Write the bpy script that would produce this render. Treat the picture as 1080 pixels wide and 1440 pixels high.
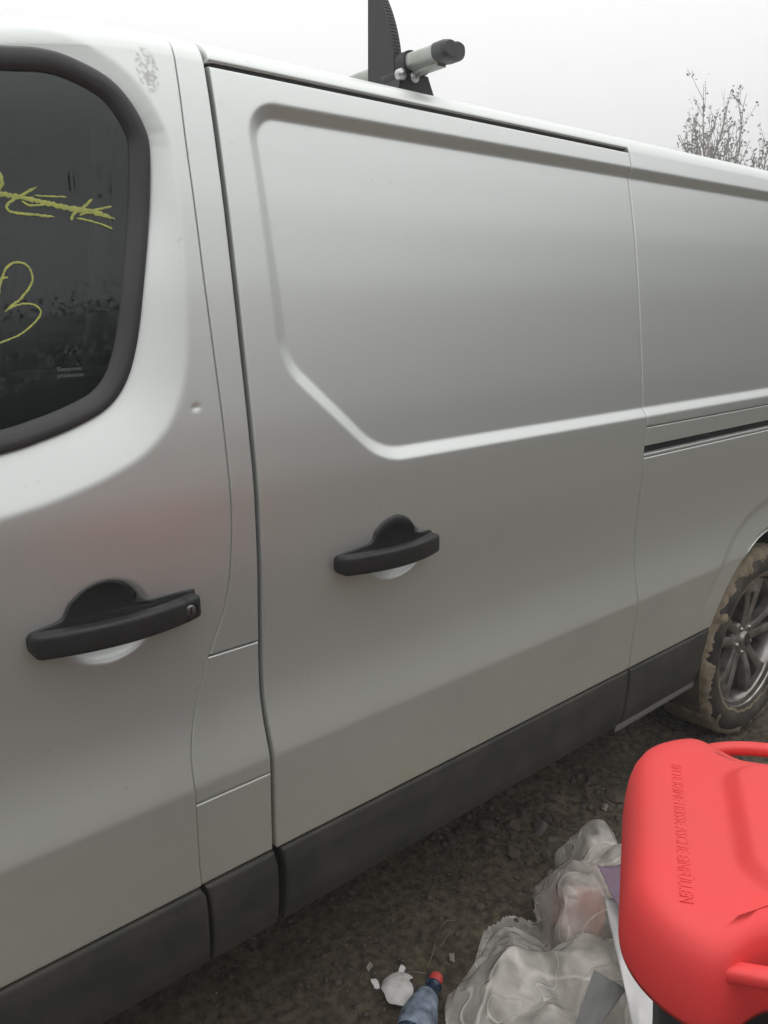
import bpy, bmesh, math, random
import numpy as np
from mathutils import Vector, Matrix, noise as mnoise
R = math.radians
random.seed(7); rng = np.random.default_rng(7)
sc = bpy.context.scene
for o in list(bpy.data.objects): bpy.data.objects.remove(o)
C = sc.collection

# ------------------------------------------------------------------ camera
YAW, PITCH, ROLL = R(39.742), R(14.207), R(-1.0)
cy, sy, cp, sp = math.cos(YAW), math.sin(YAW), math.cos(PITCH), math.sin(PITCH)
fwd = Vector((sy*cp, cy*cp, -sp)); rt = Vector((cy, -sy, 0)); up = rt.cross(fwd)
r_ = math.cos(ROLL)*rt + math.sin(ROLL)*up; u_ = -math.sin(ROLL)*rt + math.cos(ROLL)*up
cam = bpy.data.cameras.new('camera'); cam_o = bpy.data.objects.new('camera', cam); C.objects.link(cam_o)
cam.sensor_fit = 'HORIZONTAL'; cam.sensor_width = 36; cam.lens = 36*1110/1080
cam.clip_start = 0.02; cam.clip_end = 600
M = Matrix((r_, u_, -fwd)).transposed().to_4x4(); M.translation = Vector((0, -1.08, 1.43))
cam_o.matrix_world = M; sc.camera = cam_o
sc.render.resolution_x, sc.render.resolution_y = 768, 1024

# ------------------------------------------------------------------ sky and sun (overcast)
SUN_EL, SUN_AZ = R(58), R(20)
w = bpy.data.worlds.new('World'); sc.world = w; w.use_nodes = True
nt = w.node_tree; nt.nodes.clear()
def N(nt, typ, **k):
    n = nt.nodes.new(typ)
    for a, b in k.items(): setattr(n, a, b)
    return n
out = N(nt, 'ShaderNodeOutputWorld'); bg = N(nt, 'ShaderNodeBackground'); bg.inputs[1].default_value = 0.1
sky = N(nt, 'ShaderNodeTexSky', sky_type='NISHITA', sun_disc=False, sun_elevation=SUN_EL, sun_rotation=SUN_AZ, dust_density=6.0, air_density=1.0)
tc = N(nt, 'ShaderNodeTexCoord'); sx = N(nt, 'ShaderNodeSeparateXYZ')
nt.links.new(tc.outputs['Generated'], sx.inputs[0])
ramp = N(nt, 'ShaderNodeMapRange'); ramp.inputs['From Min'].default_value = 0.0; ramp.inputs['From Max'].default_value = 1.0
ramp.inputs['To Min'].default_value = 9.4; ramp.inputs['To Max'].default_value = 18.0
nt.links.new(sx.outputs['Z'], ramp.inputs['Value'])
cl = N(nt, 'ShaderNodeMix', data_type='RGBA'); cl.blend_type = 'MULTIPLY'; cl.inputs['Factor'].default_value = 1.0
cl.inputs['A'].default_value = (1.0, 1.0, 1.0, 1)
nt.links.new(ramp.outputs[0], cl.inputs['B'])
mx = N(nt, 'ShaderNodeMix', data_type='RGBA'); mx.inputs['Factor'].default_value = 0.96      # thick cloud in front of the clear sky
nt.links.new(sky.outputs[0], mx.inputs['A']); nt.links.new(cl.outputs['Result'], mx.inputs['B'])
nt.links.new(mx.outputs['Result'], bg.inputs[0]); nt.links.new(bg.outputs[0], out.inputs[0])
sl = bpy.data.lights.new('sun', 'SUN'); sl.energy = 0.5; sl.angle = R(40); sl.color = (1, 0.97, 0.93)
so = bpy.data.objects.new('sun', sl); C.objects.link(so)
sdir = Vector((math.sin(SUN_AZ)*math.cos(SUN_EL), math.cos(SUN_AZ)*math.cos(SUN_EL), math.sin(SUN_EL)))
so.rotation_euler = sdir.to_track_quat('Z', 'Y').to_euler(); so.location = sdir*30
sc.view_settings.view_transform = 'Standard'; sc.view_settings.look = 'None'
sc.view_settings.exposure = 0.0; sc.view_settings.gamma = 1.0; sc.view_settings.use_curve_mapping = False

# ------------------------------------------------------------------ materials
def mat(name, col, rough=0.5, metal=0.0, var=0.0, vscale=20, bump=0.0, bscale=200, coat=0.0, spec=0.5, var2=None, dirt=None, trans=0.0):
    m = bpy.data.materials.new(name); m.use_nodes = True; t = m.node_tree; b = t.nodes['Principled BSDF']
    b.inputs['Base Color'].default_value = (*col, 1); b.inputs['Roughness'].default_value = rough
    b.inputs['Metallic'].default_value = metal; b.inputs['Coat Weight'].default_value = coat; b.inputs['Coat Roughness'].default_value = 0.12
    b.inputs['Specular IOR Level'].default_value = spec
    g = N(t, 'ShaderNodeNewGeometry')
    last = None
    if var:
        n = N(t, 'ShaderNodeTexNoise'); n.inputs['Scale'].default_value = vscale; n.inputs['Detail'].default_value = 6
        t.links.new(g.outputs['Position'], n.inputs['Vector'])
        mr = N(t, 'ShaderNodeMapRange'); mr.inputs['From Min'].default_value = 0.3; mr.inputs['From Max'].default_value = 0.7
        t.links.new(n.outputs['Fac'], mr.inputs['Value'])
        mm = N(t, 'ShaderNodeMix', data_type='RGBA')
        c2 = var2 if var2 else tuple(max(0, c*(1-var)) for c in col)
        mm.inputs['A'].default_value = (*col, 1); mm.inputs['B'].default_value = (*c2, 1)
        t.links.new(mr.outputs[0], mm.inputs['Factor']); t.links.new(mm.outputs['Result'], b.inputs['Base Color']); last = mm
    if bump:
        n = N(t, 'ShaderNodeTexNoise'); n.inputs['Scale'].default_value = bscale; n.inputs['Detail'].default_value = 4
        t.links.new(g.outputs['Position'], n.inputs['Vector'])
        bp = N(t, 'ShaderNodeBump'); bp.inputs['Strength'].default_value = bump; bp.inputs['Distance'].default_value = 0.002
        t.links.new(n.outputs['Fac'], bp.inputs['Height']); t.links.new(bp.outputs[0], b.inputs['Normal'])
    return m

def paint():
    m = bpy.data.materials.new('silver_paint'); m.use_nodes = True; t = m.node_tree; b = t.nodes['Principled BSDF']
    g = N(t, 'ShaderNodeNewGeometry'); s = N(t, 'ShaderNodeSeparateXYZ'); t.links.new(g.outputs['Position'], s.inputs[0])
    # road film: a noisy brownish haze thrown up by the wheels, thin above knee height
    n1 = N(t, 'ShaderNodeTexNoise'); n1.inputs['Scale'].default_value = 3.5; n1.inputs['Detail'].default_value = 8; n1.inputs['Roughness'].default_value = 0.6
    t.links.new(g.outputs['Position'], n1.inputs['Vector'])
    hz = N(t, 'ShaderNodeMapRange', interpolation_type='SMOOTHSTEP'); hz.inputs['From Min'].default_value = 0.90; hz.inputs['From Max'].default_value = 0.45
    t.links.new(s.outputs['Z'], hz.inputs['Value'])
    mu = N(t, 'ShaderNodeMath', operation='MULTIPLY'); t.links.new(hz.outputs[0], mu.inputs[0]); t.links.new(n1.outputs['Fac'], mu.inputs[1])
    mu2 = N(t, 'ShaderNodeMath', operation='MULTIPLY'); mu2.inputs[1].default_value = 1.15; t.links.new(mu.outputs[0], mu2.inputs[0])
    # grime specks
    n2 = N(t, 'ShaderNodeTexNoise'); n2.inputs['Scale'].default_value = 90; n2.inputs['Detail'].default_value = 3
    t.links.new(g.outputs['Position'], n2.inputs['Vector'])
    sp_ = N(t, 'ShaderNodeMapRange'); sp_.inputs['From Min'].default_value = 0.69; sp_.inputs['From Max'].default_value = 0.75; sp_.inputs['To Max'].default_value = 0.25
    t.links.new(n2.outputs['Fac'], sp_.inputs['Value'])
    ad = N(t, 'ShaderNodeMath', operation='ADD', use_clamp=True); t.links.new(mu2.outputs[0], ad.inputs[0]); t.links.new(sp_.outputs[0], ad.inputs[1])
    # scuff (a worn, scratched patch on the cab's shoulder)
    sub = N(t, 'ShaderNodeVectorMath', operation='SUBTRACT'); sub.inputs[1].default_value = (0.549, 0.09, 1.772); t.links.new(g.outputs['Position'], sub.inputs[0])
    sca = N(t, 'ShaderNodeVectorMath', operation='MULTIPLY'); sca.inputs[1].default_value = (1/0.019, 0, 1/0.035); t.links.new(sub.outputs[0], sca.inputs[0])
    ln = N(t, 'ShaderNodeVectorMath', operation='LENGTH'); t.links.new(sca.outputs[0], ln.inputs[0])
    n3 = N(t, 'ShaderNodeTexNoise'); n3.inputs['Scale'].default_value = 160; n3.inputs['Detail'].default_value = 5; t.links.new(g.outputs['Position'], n3.inputs['Vector'])
    a1 = N(t, 'ShaderNodeMapRange'); a1.inputs['From Min'].default_value = 1.0; a1.inputs['From Max'].default_value = 0.75; t.links.new(ln.outputs['Value'], a1.inputs['Value'])
    a2 = N(t, 'ShaderNodeMapRange'); a2.inputs['From Min'].default_value = 0.42; a2.inputs['From Max'].default_value = 0.62; t.links.new(n3.outputs['Fac'], a2.inputs['Value'])
    a3 = N(t, 'ShaderNodeMath', operation='MULTIPLY'); t.links.new(a1.outputs[0], a3.inputs[0]); t.links.new(a2.outputs[0], a3.inputs[1])
    mA = N(t, 'ShaderNodeMix', data_type='RGBA'); mA.inputs['A'].default_value = (0.705, 0.730, 0.710, 1); mA.inputs['B'].default_value = (0.46, 0.43, 0.325, 1)
    t.links.new(ad.outputs[0], mA.inputs['Factor'])
    mB = N(t, 'ShaderNodeMix', data_type='RGBA'); mB.inputs['B'].default_value = (0.42, 0.42, 0.41, 1)
    t.links.new(a3.outputs[0], mB.inputs['Factor']); t.links.new(mA.outputs['Result'], mB.inputs['A']); t.links.new(mB.outputs['Result'], b.inputs['Base Color'])
    met = N(t, 'ShaderNodeMapRange'); met.inputs['To Min'].default_value = 0.80; met.inputs['To Max'].default_value = 0.20
    t.links.new(ad.outputs[0], met.inputs['Value']); t.links.new(met.outputs[0], b.inputs['Metallic'])
    ro = N(t, 'ShaderNodeMapRange'); ro.inputs['To Min'].default_value = 0.46; ro.inputs['To Max'].default_value = 0.62
    t.links.new(ad.outputs[0], ro.inputs['Value']); t.links.new(ro.outputs[0], b.inputs['Roughness'])
    co = N(t, 'ShaderNodeMapRange'); co.inputs['To Min'].default_value = 0.25; co.inputs['To Max'].default_value = 0.04
    t.links.new(ad.outputs[0], co.inputs['Value']); t.links.new(co.outputs[0], b.inputs['Coat Weight']); b.inputs['Coat Roughness'].default_value = 0.09
    fl = N(t, 'ShaderNodeTexNoise'); fl.inputs['Scale'].default_value = 1500; fl.inputs['Detail'].default_value = 2; t.links.new(g.outputs['Position'], fl.inputs['Vector'])
    bp = N(t, 'ShaderNodeBump'); bp.inputs['Strength'].default_value = 0.05; bp.inputs['Distance'].default_value = 0.0005
    t.links.new(fl.outputs['Fac'], bp.inputs['Height']); t.links.new(bp.outputs[0], b.inputs['Normal'])
    return m

def glass():
    m = bpy.data.materials.new('tinted_glass'); m.use_nodes = True; t = m.node_tree; t.nodes.clear()
    o = N(t, 'ShaderNodeOutputMaterial'); a = N(t, 'ShaderNodeBsdfTransparent'); a.inputs[0].default_value = (0.42, 0.46, 0.45, 1)
    g = N(t, 'ShaderNodeBsdfGlossy'); g.inputs['Color'].default_value = (0.9, 0.97, 0.96, 1)
    gp = N(t, 'ShaderNodeNewGeometry'); mpn = N(t, 'ShaderNodeMapping'); mpn.inputs['Rotation'].default_value = (0, .9, 0); mpn.inputs['Scale'].default_value = (3, 3, 22); t.links.new(gp.outputs['Position'], mpn.inputs[0])
    ns = N(t, 'ShaderNodeTexNoise'); ns.inputs['Scale'].default_value = 2.0; ns.inputs['Detail'].default_value = 5; t.links.new(mpn.outputs[0], ns.inputs['Vector'])
    mr = N(t, 'ShaderNodeMapRange'); mr.inputs['From Min'].default_value = .45; mr.inputs['From Max'].default_value = .75; mr.inputs['To Min'].default_value = .012; mr.inputs['To Max'].default_value = .11; t.links.new(ns.outputs['Fac'], mr.inputs['Value']); t.links.new(mr.outputs[0], g.inputs['Roughness'])
    f = N(t, 'ShaderNodeFresnel'); f.inputs['IOR'].default_value = 1.58
    x = N(t, 'ShaderNodeMixShader'); t.links.new(f.outputs[0], x.inputs[0]); t.links.new(a.outputs[0], x.inputs[1]); t.links.new(g.outputs[0], x.inputs[2])
    t.links.new(x.outputs[0], o.inputs[0]); return m

def film(name, col, alpha, rough=0.35):      # thin plastic film: part see-through, part milky
    m = bpy.data.materials.new(name); m.use_nodes = True; t = m.node_tree; t.nodes.clear()
    o = N(t, 'ShaderNodeOutputMaterial'); tr = N(t, 'ShaderNodeBsdfTransparent'); tr.inputs[0].default_value = (0.95, 0.93, 0.88, 1)
    df = N(t, 'ShaderNodeBsdfDiffuse'); df.inputs[0].default_value = (*col, 1)
    tl = N(t, 'ShaderNodeBsdfTranslucent'); tl.inputs[0].default_value = (*col, 1)
    gl = N(t, 'ShaderNodeBsdfGlossy'); gl.inputs['Roughness'].default_value = rough
    g = N(t, 'ShaderNodeNewGeometry'); n = N(t, 'ShaderNodeTexNoise'); n.inputs['Scale'].default_value = 14; n.inputs['Detail'].default_value = 5
    t.links.new(g.outputs['Position'], n.inputs['Vector'])
    mr = N(t, 'ShaderNodeMapRange'); mr.inputs['From Min'].default_value = 0.3; mr.inputs['From Max'].default_value = 0.7
    mr.inputs['To Min'].default_value = alpha-0.26; mr.inputs['To Max'].default_value = min(0.97, alpha+0.18); t.links.new(n.outputs['Fac'], mr.inputs['Value'])
    m1 = N(t, 'ShaderNodeMixShader'); m1.inputs[0].default_value = 0.4; t.links.new(df.outputs[0], m1.inputs[1]); t.links.new(tl.outputs[0], m1.inputs[2])
    m2 = N(t, 'ShaderNodeMixShader'); t.links.new(mr.outputs[0], m2.inputs[0]); t.links.new(tr.outputs[0], m2.inputs[1]); t.links.new(m1.outputs[0], m2.inputs[2])
    fr = N(t, 'ShaderNodeFresnel'); fr.inputs['IOR'].default_value = 1.5
    wn = N(t, 'ShaderNodeTexNoise'); wn.inputs['Scale'].default_value = 9; wn.inputs['Detail'].default_value = 3; t.links.new(g.outputs['Position'], wn.inputs['Vector'])
    wm = N(t, 'ShaderNodeMix', data_type='RGBA'); wm.blend_type = 'LINEAR_LIGHT'; wm.inputs['Factor'].default_value = .10; t.links.new(g.outputs['Position'], wm.inputs['A']); t.links.new(wn.outputs['Color'], wm.inputs['B'])
    hs = []
    for sc_ in (11, 30):
        vo = N(t, 'ShaderNodeTexVoronoi', feature='F2'); vo.inputs['Scale'].default_value = sc_; t.links.new(wm.outputs['Result'], vo.inputs['Vector'])
        v1 = N(t, 'ShaderNodeTexVoronoi', feature='F1'); v1.inputs['Scale'].default_value = sc_; t.links.new(wm.outputs['Result'], v1.inputs['Vector'])
        sb = N(t, 'ShaderNodeMath', operation='ADD'); t.links.new(vo.outputs['Distance'], sb.inputs[0]); t.links.new(v1.outputs['Distance'], sb.inputs[1]); hs.append(sb)
    b2 = N(t, 'ShaderNodeBump'); b2.inputs['Strength'].default_value = .22; b2.inputs['Distance'].default_value = .004; t.links.new(hs[1].outputs[0], b2.inputs['Height'])
    b1 = N(t, 'ShaderNodeBump'); b1.inputs['Strength'].default_value = .5; b1.inputs['Distance'].default_value = .012; t.links.new(hs[0].outputs[0], b1.inputs['Height']); t.links.new(b2.outputs[0], b1.inputs['Normal'])
    if rough > .2:
        ms = []
        for sc_, wd_ in ((4.5, .013), (9, .017)):
            cn = N(t, 'ShaderNodeTexNoise'); cn.inputs['Scale'].default_value = sc_; cn.inputs['Detail'].default_value = 1.5; cn.inputs['Distortion'].default_value = .6; t.links.new(g.outputs['Position'], cn.inputs['Vector'])
            s1 = N(t, 'ShaderNodeMath', operation='SUBTRACT'); s1.inputs[1].default_value = .5; t.links.new(cn.outputs['Fac'], s1.inputs[0]); s2 = N(t, 'ShaderNodeMath', operation='ABSOLUTE'); t.links.new(s1.outputs[0], s2.inputs[0])
            s3 = N(t, 'ShaderNodeMapRange'); s3.inputs['From Min'].default_value = wd_; s3.inputs['From Max'].default_value = 0; t.links.new(s2.outputs[0], s3.inputs['Value']); ms.append(s3)
        mx_ = N(t, 'ShaderNodeMath', operation='MAXIMUM'); t.links.new(ms[0].outputs[0], mx_.inputs[0]); t.links.new(ms[1].outputs[0], mx_.inputs[1])
        k1 = N(t, 'ShaderNodeMath', operation='MULTIPLY'); k1.inputs[1].default_value = .45; t.links.new(mx_.outputs[0], k1.inputs[0])
        k2 = N(t, 'ShaderNodeMath', operation='ADD', use_clamp=True); t.links.new(k1.outputs[0], k2.inputs[0]); t.links.new(mr.outputs[0], k2.inputs[1]); t.links.new(k2.outputs[0], m2.inputs[0])
        b3 = N(t, 'ShaderNodeBump'); b3.inputs['Strength'].default_value = .5; b3.inputs['Distance'].default_value = .006; t.links.new(mx_.outputs[0], b3.inputs['Height']); t.links.new(b3.outputs[0], b2.inputs['Normal'])
        for n_ in (df, tl, gl, fr): t.links.new(b1.outputs[0], n_.inputs['Normal'])
    m3 = N(t, 'ShaderNodeMixShader'); t.links.new(fr.outputs[0], m3.inputs[0]); t.links.new(m2.outputs[0], m3.inputs[1]); t.links.new(gl.outputs[0], m3.inputs[2])
    t.links.new(m3.outputs[0], o.inputs[0]); return m

def ground_mat():
    m = bpy.data.materials.new('damp_dirt'); m.use_nodes = True; t = m.node_tree; b = t.nodes['Principled BSDF']
    g = N(t, 'ShaderNodeNewGeometry')
    def nz(s, d=8, r=0.6):
        n = N(t, 'ShaderNodeTexNoise'); n.inputs['Scale'].default_value = s; n.inputs['Detail'].default_value = d; n.inputs['Roughness'].default_value = r
        t.links.new(g.outputs['Position'], n.inputs['Vector']); return n
    a, c, d = nz(3.0), nz(45), nz(420, 4)
    cr = N(t, 'ShaderNodeValToRGB'); cr.color_ramp.elements[0].position = 0.3; cr.color_ramp.elements[1].position = 0.72
    cr.color_ramp.elements[0].color = (0.060, 0.050, 0.034, 1); cr.color_ramp.elements[1].color = (0.170, 0.142, 0.100, 1)
    t.links.new(a.outputs['Fac'], cr.inputs[0])
    cr2 = N(t, 'ShaderNodeValToRGB'); cr2.color_ramp.elements[0].position = 0.34; cr2.color_ramp.elements[1].position = 0.70
    cr2.color_ramp.elements[0].color = (0.35, 0.33, 0.3, 1); cr2.color_ramp.elements[1].color = (1.7, 1.65, 1.55, 1)
    t.links.new(c.outputs['Fac'], cr2.inputs[0])
    mm = N(t, 'ShaderNodeMix', data_type='RGBA'); mm.blend_type = 'MULTIPLY'; mm.inputs['Factor'].default_value = 1.0
    t.links.new(cr.outputs[0], mm.inputs['A']); t.links.new(cr2.outputs[0], mm.inputs['B']); t.links.new(mm.outputs['Result'], b.inputs['Base Color'])
    b.inputs['Roughness'].default_value = 0.9
    ad = N(t, 'ShaderNodeMath', operation='ADD'); t.links.new(c.outputs['Fac'], ad.inputs[0]); t.links.new(d.outputs['Fac'], ad.inputs[1])
    bp = N(t, 'ShaderNodeBump'); bp.inputs['Strength'].default_value = 0.8; bp.inputs['Distance'].default_value = 0.008
    t.links.new(ad.outputs[0], bp.inputs['Height']); t.links.new(bp.outputs[0], b.inputs['Normal'])
    return m

PAINT = paint(); GLASS = glass()
CLAD = mat('grey_plastic_cladding', (0.036, 0.038, 0.036), 0.62, var=0.3, vscale=11, bump=0.6, bscale=600, spec=0.4, var2=(0.072, 0.068, 0.056))
BODYG = mat('dark_grey_bin_plastic', (0.030, 0.031, 0.033), 0.6, bump=0.1, bscale=500)
BASE_LIT = mat('handle_base_skylit_plastic', (0.034, 0.035, 0.035), 0.55, bump=0.2, bscale=1200)  # black handle plastic, lightened for the sky light its dish catches
BLACK = mat('black_plastic', (0.016, 0.017, 0.018), 0.5, bump=0.15, bscale=1400, var=0.2, vscale=60, var2=(0.024, 0.024, 0.024))
TRIM = mat('satin_black_trim', (0.042, 0.042, 0.044), 0.42, var=0.3, vscale=12, bump=0.05, bscale=800)
RUBBER = mat('seal_rubber', (0.008, 0.008, 0.008), 0.8)
DARK = mat('dark_underbody', (0.012, 0.011, 0.010), 0.9, var=0.4, vscale=15)
CABIN = mat('cabin_plastic', (0.022, 0.023, 0.024), 0.7, var=0.2, vscale=20)
CLOTHM = mat('seat_cloth', (0.030, 0.031, 0.034), 0.9, bump=0.4, bscale=500)
CHROME = mat('lock_metal', (0.35, 0.35, 0.34), 0.35, metal=1.0, var=0.2, vscale=300)
ALU = mat('weathered_aluminium', (0.50, 0.52, 0.49), 0.5, metal=0.55, var=0.3, vscale=25, var2=(0.38, 0.41, 0.37), bump=0.1, bscale=300)
CAPM = mat('grey_end_cap', (0.085, 0.09, 0.095), 0.55, bump=0.1, bscale=500, var=0.3, vscale=40)
RIM = mat('dirty_alloy', (0.55, 0.535, 0.52), 0.34, metal=0.8, var=0.5, vscale=16, var2=(0.17, 0.145, 0.12))
TYRE = mat('tyre_rubber', (0.018, 0.018, 0.018), 0.75, var=0.4, vscale=18, var2=(0.095, 0.080, 0.058), bump=0.3, bscale=150)
MUD = mat('dried_mud', (0.33, 0.275, 0.19), 0.95, var=0.6, vscale=30, var2=(0.19, 0.15, 0.105), bump=1.0, bscale=110)
RED = mat('faded_red_plastic', (0.73, 0.044, 0.044), 0.55, var=0.18, vscale=9, var2=(0.66, 0.052, 0.050), bump=0.12, bscale=700)
CHALK = mat('yellow_paint_marker', (0.52, 0.55, 0.13), 0.8, var=0.5, vscale=120, var2=(0.36, 0.40, 0.13))
WHITEP = mat('white_paper', (0.68, 0.67, 0.66), 0.85, var=0.12, vscale=30)
PRINT = mat('white_print', (0.17, 0.18, 0.18), 0.8)
PURPLE = mat('purple_card', (0.24, 0.16, 0.22), 0.7, var=0.3, vscale=25, bump=0.1, bscale=300)
FOAM = mat('white_foam', (0.74, 0.74, 0.72), 0.8, var=0.3, vscale=35, var2=(0.45, 0.42, 0.38), bump=0.3, bscale=400)
PINK = mat('pink_wrapper', (0.62, 0.17, 0.15), 0.6, var=0.4, vscale=25, var2=(0.75, 0.45, 0.40))
STEEL = mat('bolt_steel', (0.5, 0.5, 0.5), 0.4, metal=1.0)
STONE = mat('brown_stone', (0.125, 0.088, 0.064), 0.9, var=0.5, vscale=14, var2=(0.065, 0.055, 0.048), bump=0.6, bscale=160)
STONE2 = mat('grey_stone', (0.125, 0.118, 0.105), 0.9, var=0.5, vscale=20, var2=(0.07, 0.062, 0.052), bump=0.6, bscale=160)
PALE = mat('pale_chip', (0.30, 0.275, 0.23), 0.85, var=0.4, vscale=50)
TWIG = mat('dry_twig', (0.24, 0.185, 0.125), 0.9, var=0.4, vscale=60)
BARK = mat('grey_bark', (0.20, 0.175, 0.15), 0.95, var=0.4, vscale=20)
LEAF = mat('dull_leaf', (0.16, 0.13, 0.08), 0.8, var=0.5, vscale=3, var2=(0.055, 0.060, 0.030))
WOODM = mat('far_foliage', (0.030, 0.034, 0.022), 0.95, var=0.4, vscale=0.6, var2=(0.045, 0.04, 0.028))
BLUE = film('blue_bottle_plastic', (0.035, 0.085, 0.16), 0.72, 0.15)
BAG = film('milky_bag_film', (0.97, 0.92, 0.84), 0.68, 0.22)
BAG2 = film('clear_bag_film', (0.96, 0.90, 0.83), 0.54, 0.22)
CAPR = mat('red_bottle_cap', (0.55, 0.06, 0.05), 0.5)
LABELM = mat('frosted_label', (0.30, 0.36, 0.44), 0.5, var=0.7, vscale=38, var2=(0.022, 0.035, 0.062))
GREYC = mat('grey_card', (0.17, 0.17, 0.165), 0.8)
GROUND = ground_mat()

# ------------------------------------------------------------------ helpers
def smoothstep(a, b, x):
    t = np.clip((x-a)/(b-a), 0, 1); return t*t*(3-2*t)
def obj_np(name, V, F, m, parent=None, smooth=True):
    me = bpy.data.meshes.new(name); V = np.asarray(V, float).reshape(-1, 3)
    if isinstance(F, np.ndarray) and F.ndim == 2:
        k = F.shape[1]; me.vertices.add(len(V)); me.vertices.foreach_set('co', V.ravel().astype(np.float32))
        me.loops.add(F.size); me.loops.foreach_set('vertex_index', F.ravel().astype(np.int32))
        me.polygons.add(len(F)); me.polygons.foreach_set('loop_start', np.arange(0, F.size, k, dtype=np.int32))
        me.polygons.foreach_set('loop_total', np.full(len(F), k, dtype=np.int32)); me.update(calc_edges=True); me.validate()
    else:
        me.from_pydata([tuple(v) for v in V], [], [tuple(int(i) for i in f) for f in F]); me.update()
    if smooth: me.polygons.foreach_set('use_smooth', np.ones(len(me.polygons), dtype=bool))
    me.materials.append(m)
    o = bpy.data.objects.new(name, me); C.objects.link(o); put(o, parent); return o
def put(o, parent):
    if parent is not None:
        o.parent = parent; o.matrix_parent_inverse = WM[parent.name].inverted() if parent.name in WM else Matrix()
WM = {}
def empty(name, loc, rz=0.0):
    o = bpy.data.objects.new(name, None); C.objects.link(o); o.location = loc; o.rotation_euler = (0, 0, rz); o.empty_display_size = 0.1
    WM[o.name] = Matrix.Translation(loc) @ Matrix.Rotation(rz, 4, 'Z'); return o
def tag(o, label, cat, group=None):
    o['label'] = label; o['category'] = cat
    if group: o['group'] = group
    return o
def grid_faces(nr, nc, mask=None):
    i = np.arange(nr*nc).reshape(nr, nc)
    F = np.stack([i[:-1, :-1], i[:-1, 1:], i[1:, 1:], i[1:, :-1]], -1)
    if mask is not None: F = F[mask]
    return F.reshape(-1, 4)
def compact(V, F):
    used = np.unique(F); mp = -np.ones(len(V), int); mp[used] = np.arange(len(used)); return V[used], mp[F]
def bm_obj(name, bm, m, parent=None, smooth=True):
    me = bpy.data.meshes.new(name); bm.to_mesh(me); bm.free()
    if smooth:
        for p in me.polygons: p.use_smooth = True
    me.materials.append(m); o = bpy.data.objects.new(name, me); C.objects.link(o); put(o, parent); return o
def auto_sharp(o, ang=35):
    me = o.data; bm = bmesh.new(); bm.from_mesh(me)
    for e in bm.edges:
        if len(e.link_faces) == 2 and e.calc_face_angle(0) > R(ang): e.smooth = False
    bm.to_mesh(me); bm.free(); return o
def rbox(name, lo, hi, m, parent=None, bev=0.004, seg=2, mtx=None):
    bm = bmesh.new(); bmesh.ops.create_cube(bm, size=1.0)
    for v in bm.verts: v.co = Vector([lo[k] + (v.co[k]+.5)*(hi[k]-lo[k]) for k in range(3)])
    if bev: bmesh.ops.bevel(bm, geom=bm.edges[:], offset=bev, segments=seg, affect='EDGES', profile=0.5)
    if mtx is not None: bmesh.ops.transform(bm, matrix=mtx, verts=bm.verts)
    return auto_sharp(bm_obj(name, bm, m, parent))
def lathe_np(prof, seg=48, axis='Y', center=(0, 0, 0)):      # prof: (r, a) along the axis
    P = np.array(prof, float); th = np.linspace(0, 2*np.pi, seg, endpoint=False)
    r = P[:, 0][:, None]; a = np.repeat(P[:, 1][:, None], seg, 1)
    x, z = r*np.cos(th), r*np.sin(th)
    V = {'Y': np.stack([x, a, z], -1), 'Z': np.stack([x, z, a], -1), 'X': np.stack([a, x, z], -1)}[axis] + np.array(center)
    n = len(P); i = np.arange(n*seg).reshape(n, seg); j = np.roll(i, -1, 1)
    F = np.stack([i[:-1], j[:-1], j[1:], i[1:]], -1).reshape(-1, 4)
    return V.reshape(-1, 3), F
def tube_np(pts, rad, seg=8, cap=True):
    pts = [Vector(p) for p in pts]; n = len(pts); V = []; rad = rad if hasattr(rad, '__len__') else [rad]*n
    u = None
    for k in range(n):
        t = (pts[min(k+1, n-1)]-pts[max(k-1, 0)]).normalized()
        if u is None: u = t.orthogonal().normalized()
        u = (u - t*u.dot(t)).normalized(); v = t.cross(u)
        for s in range(seg):
            a = 2*math.pi*s/seg; V.append(tuple(pts[k] + (u*math.cos(a)+v*math.sin(a))*rad[k]))
    F = [[k*seg+s, k*seg+(s+1) % seg, (k+1)*seg+(s+1) % seg, (k+1)*seg+s] for k in range(n-1) for s in range(seg)]
    if cap: F += [list(range(seg))[::-1], [(n-1)*seg+s for s in range(seg)]]
    return V, F
def catmull(pts, n, closed=False):
    P = np.array(pts, float); L = len(P); out = []
    segs = L if closed else L-1
    for k in range(segs):
        if closed: a, b, c, d = P[(k-1) % L], P[k], P[(k+1) % L], P[(k+2) % L]
        else: a, b, c, d = P[max(k-1, 0)], P[k], P[k+1], P[min(k+2, L-1)]
        for t in np.linspace(0, 1, 12, endpoint=False):
            out.append(.5*((2*b)+(-a+c)*t+(2*a-5*b+4*c-d)*t*t+(-a+3*b-3*c+d)*t**3))
    if not closed: out.append(P[-1])
    out = np.array(out)
    if closed: out = np.vstack([out, out[:1]])
    s = np.r_[0, np.cumsum(np.linalg.norm(np.diff(out, axis=0), axis=1))]
    q = np.linspace(0, s[-1], n, endpoint=not closed)
    return np.stack([np.interp(q, s, out[:, k]) for k in range(P.shape[1])], -1)
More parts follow.
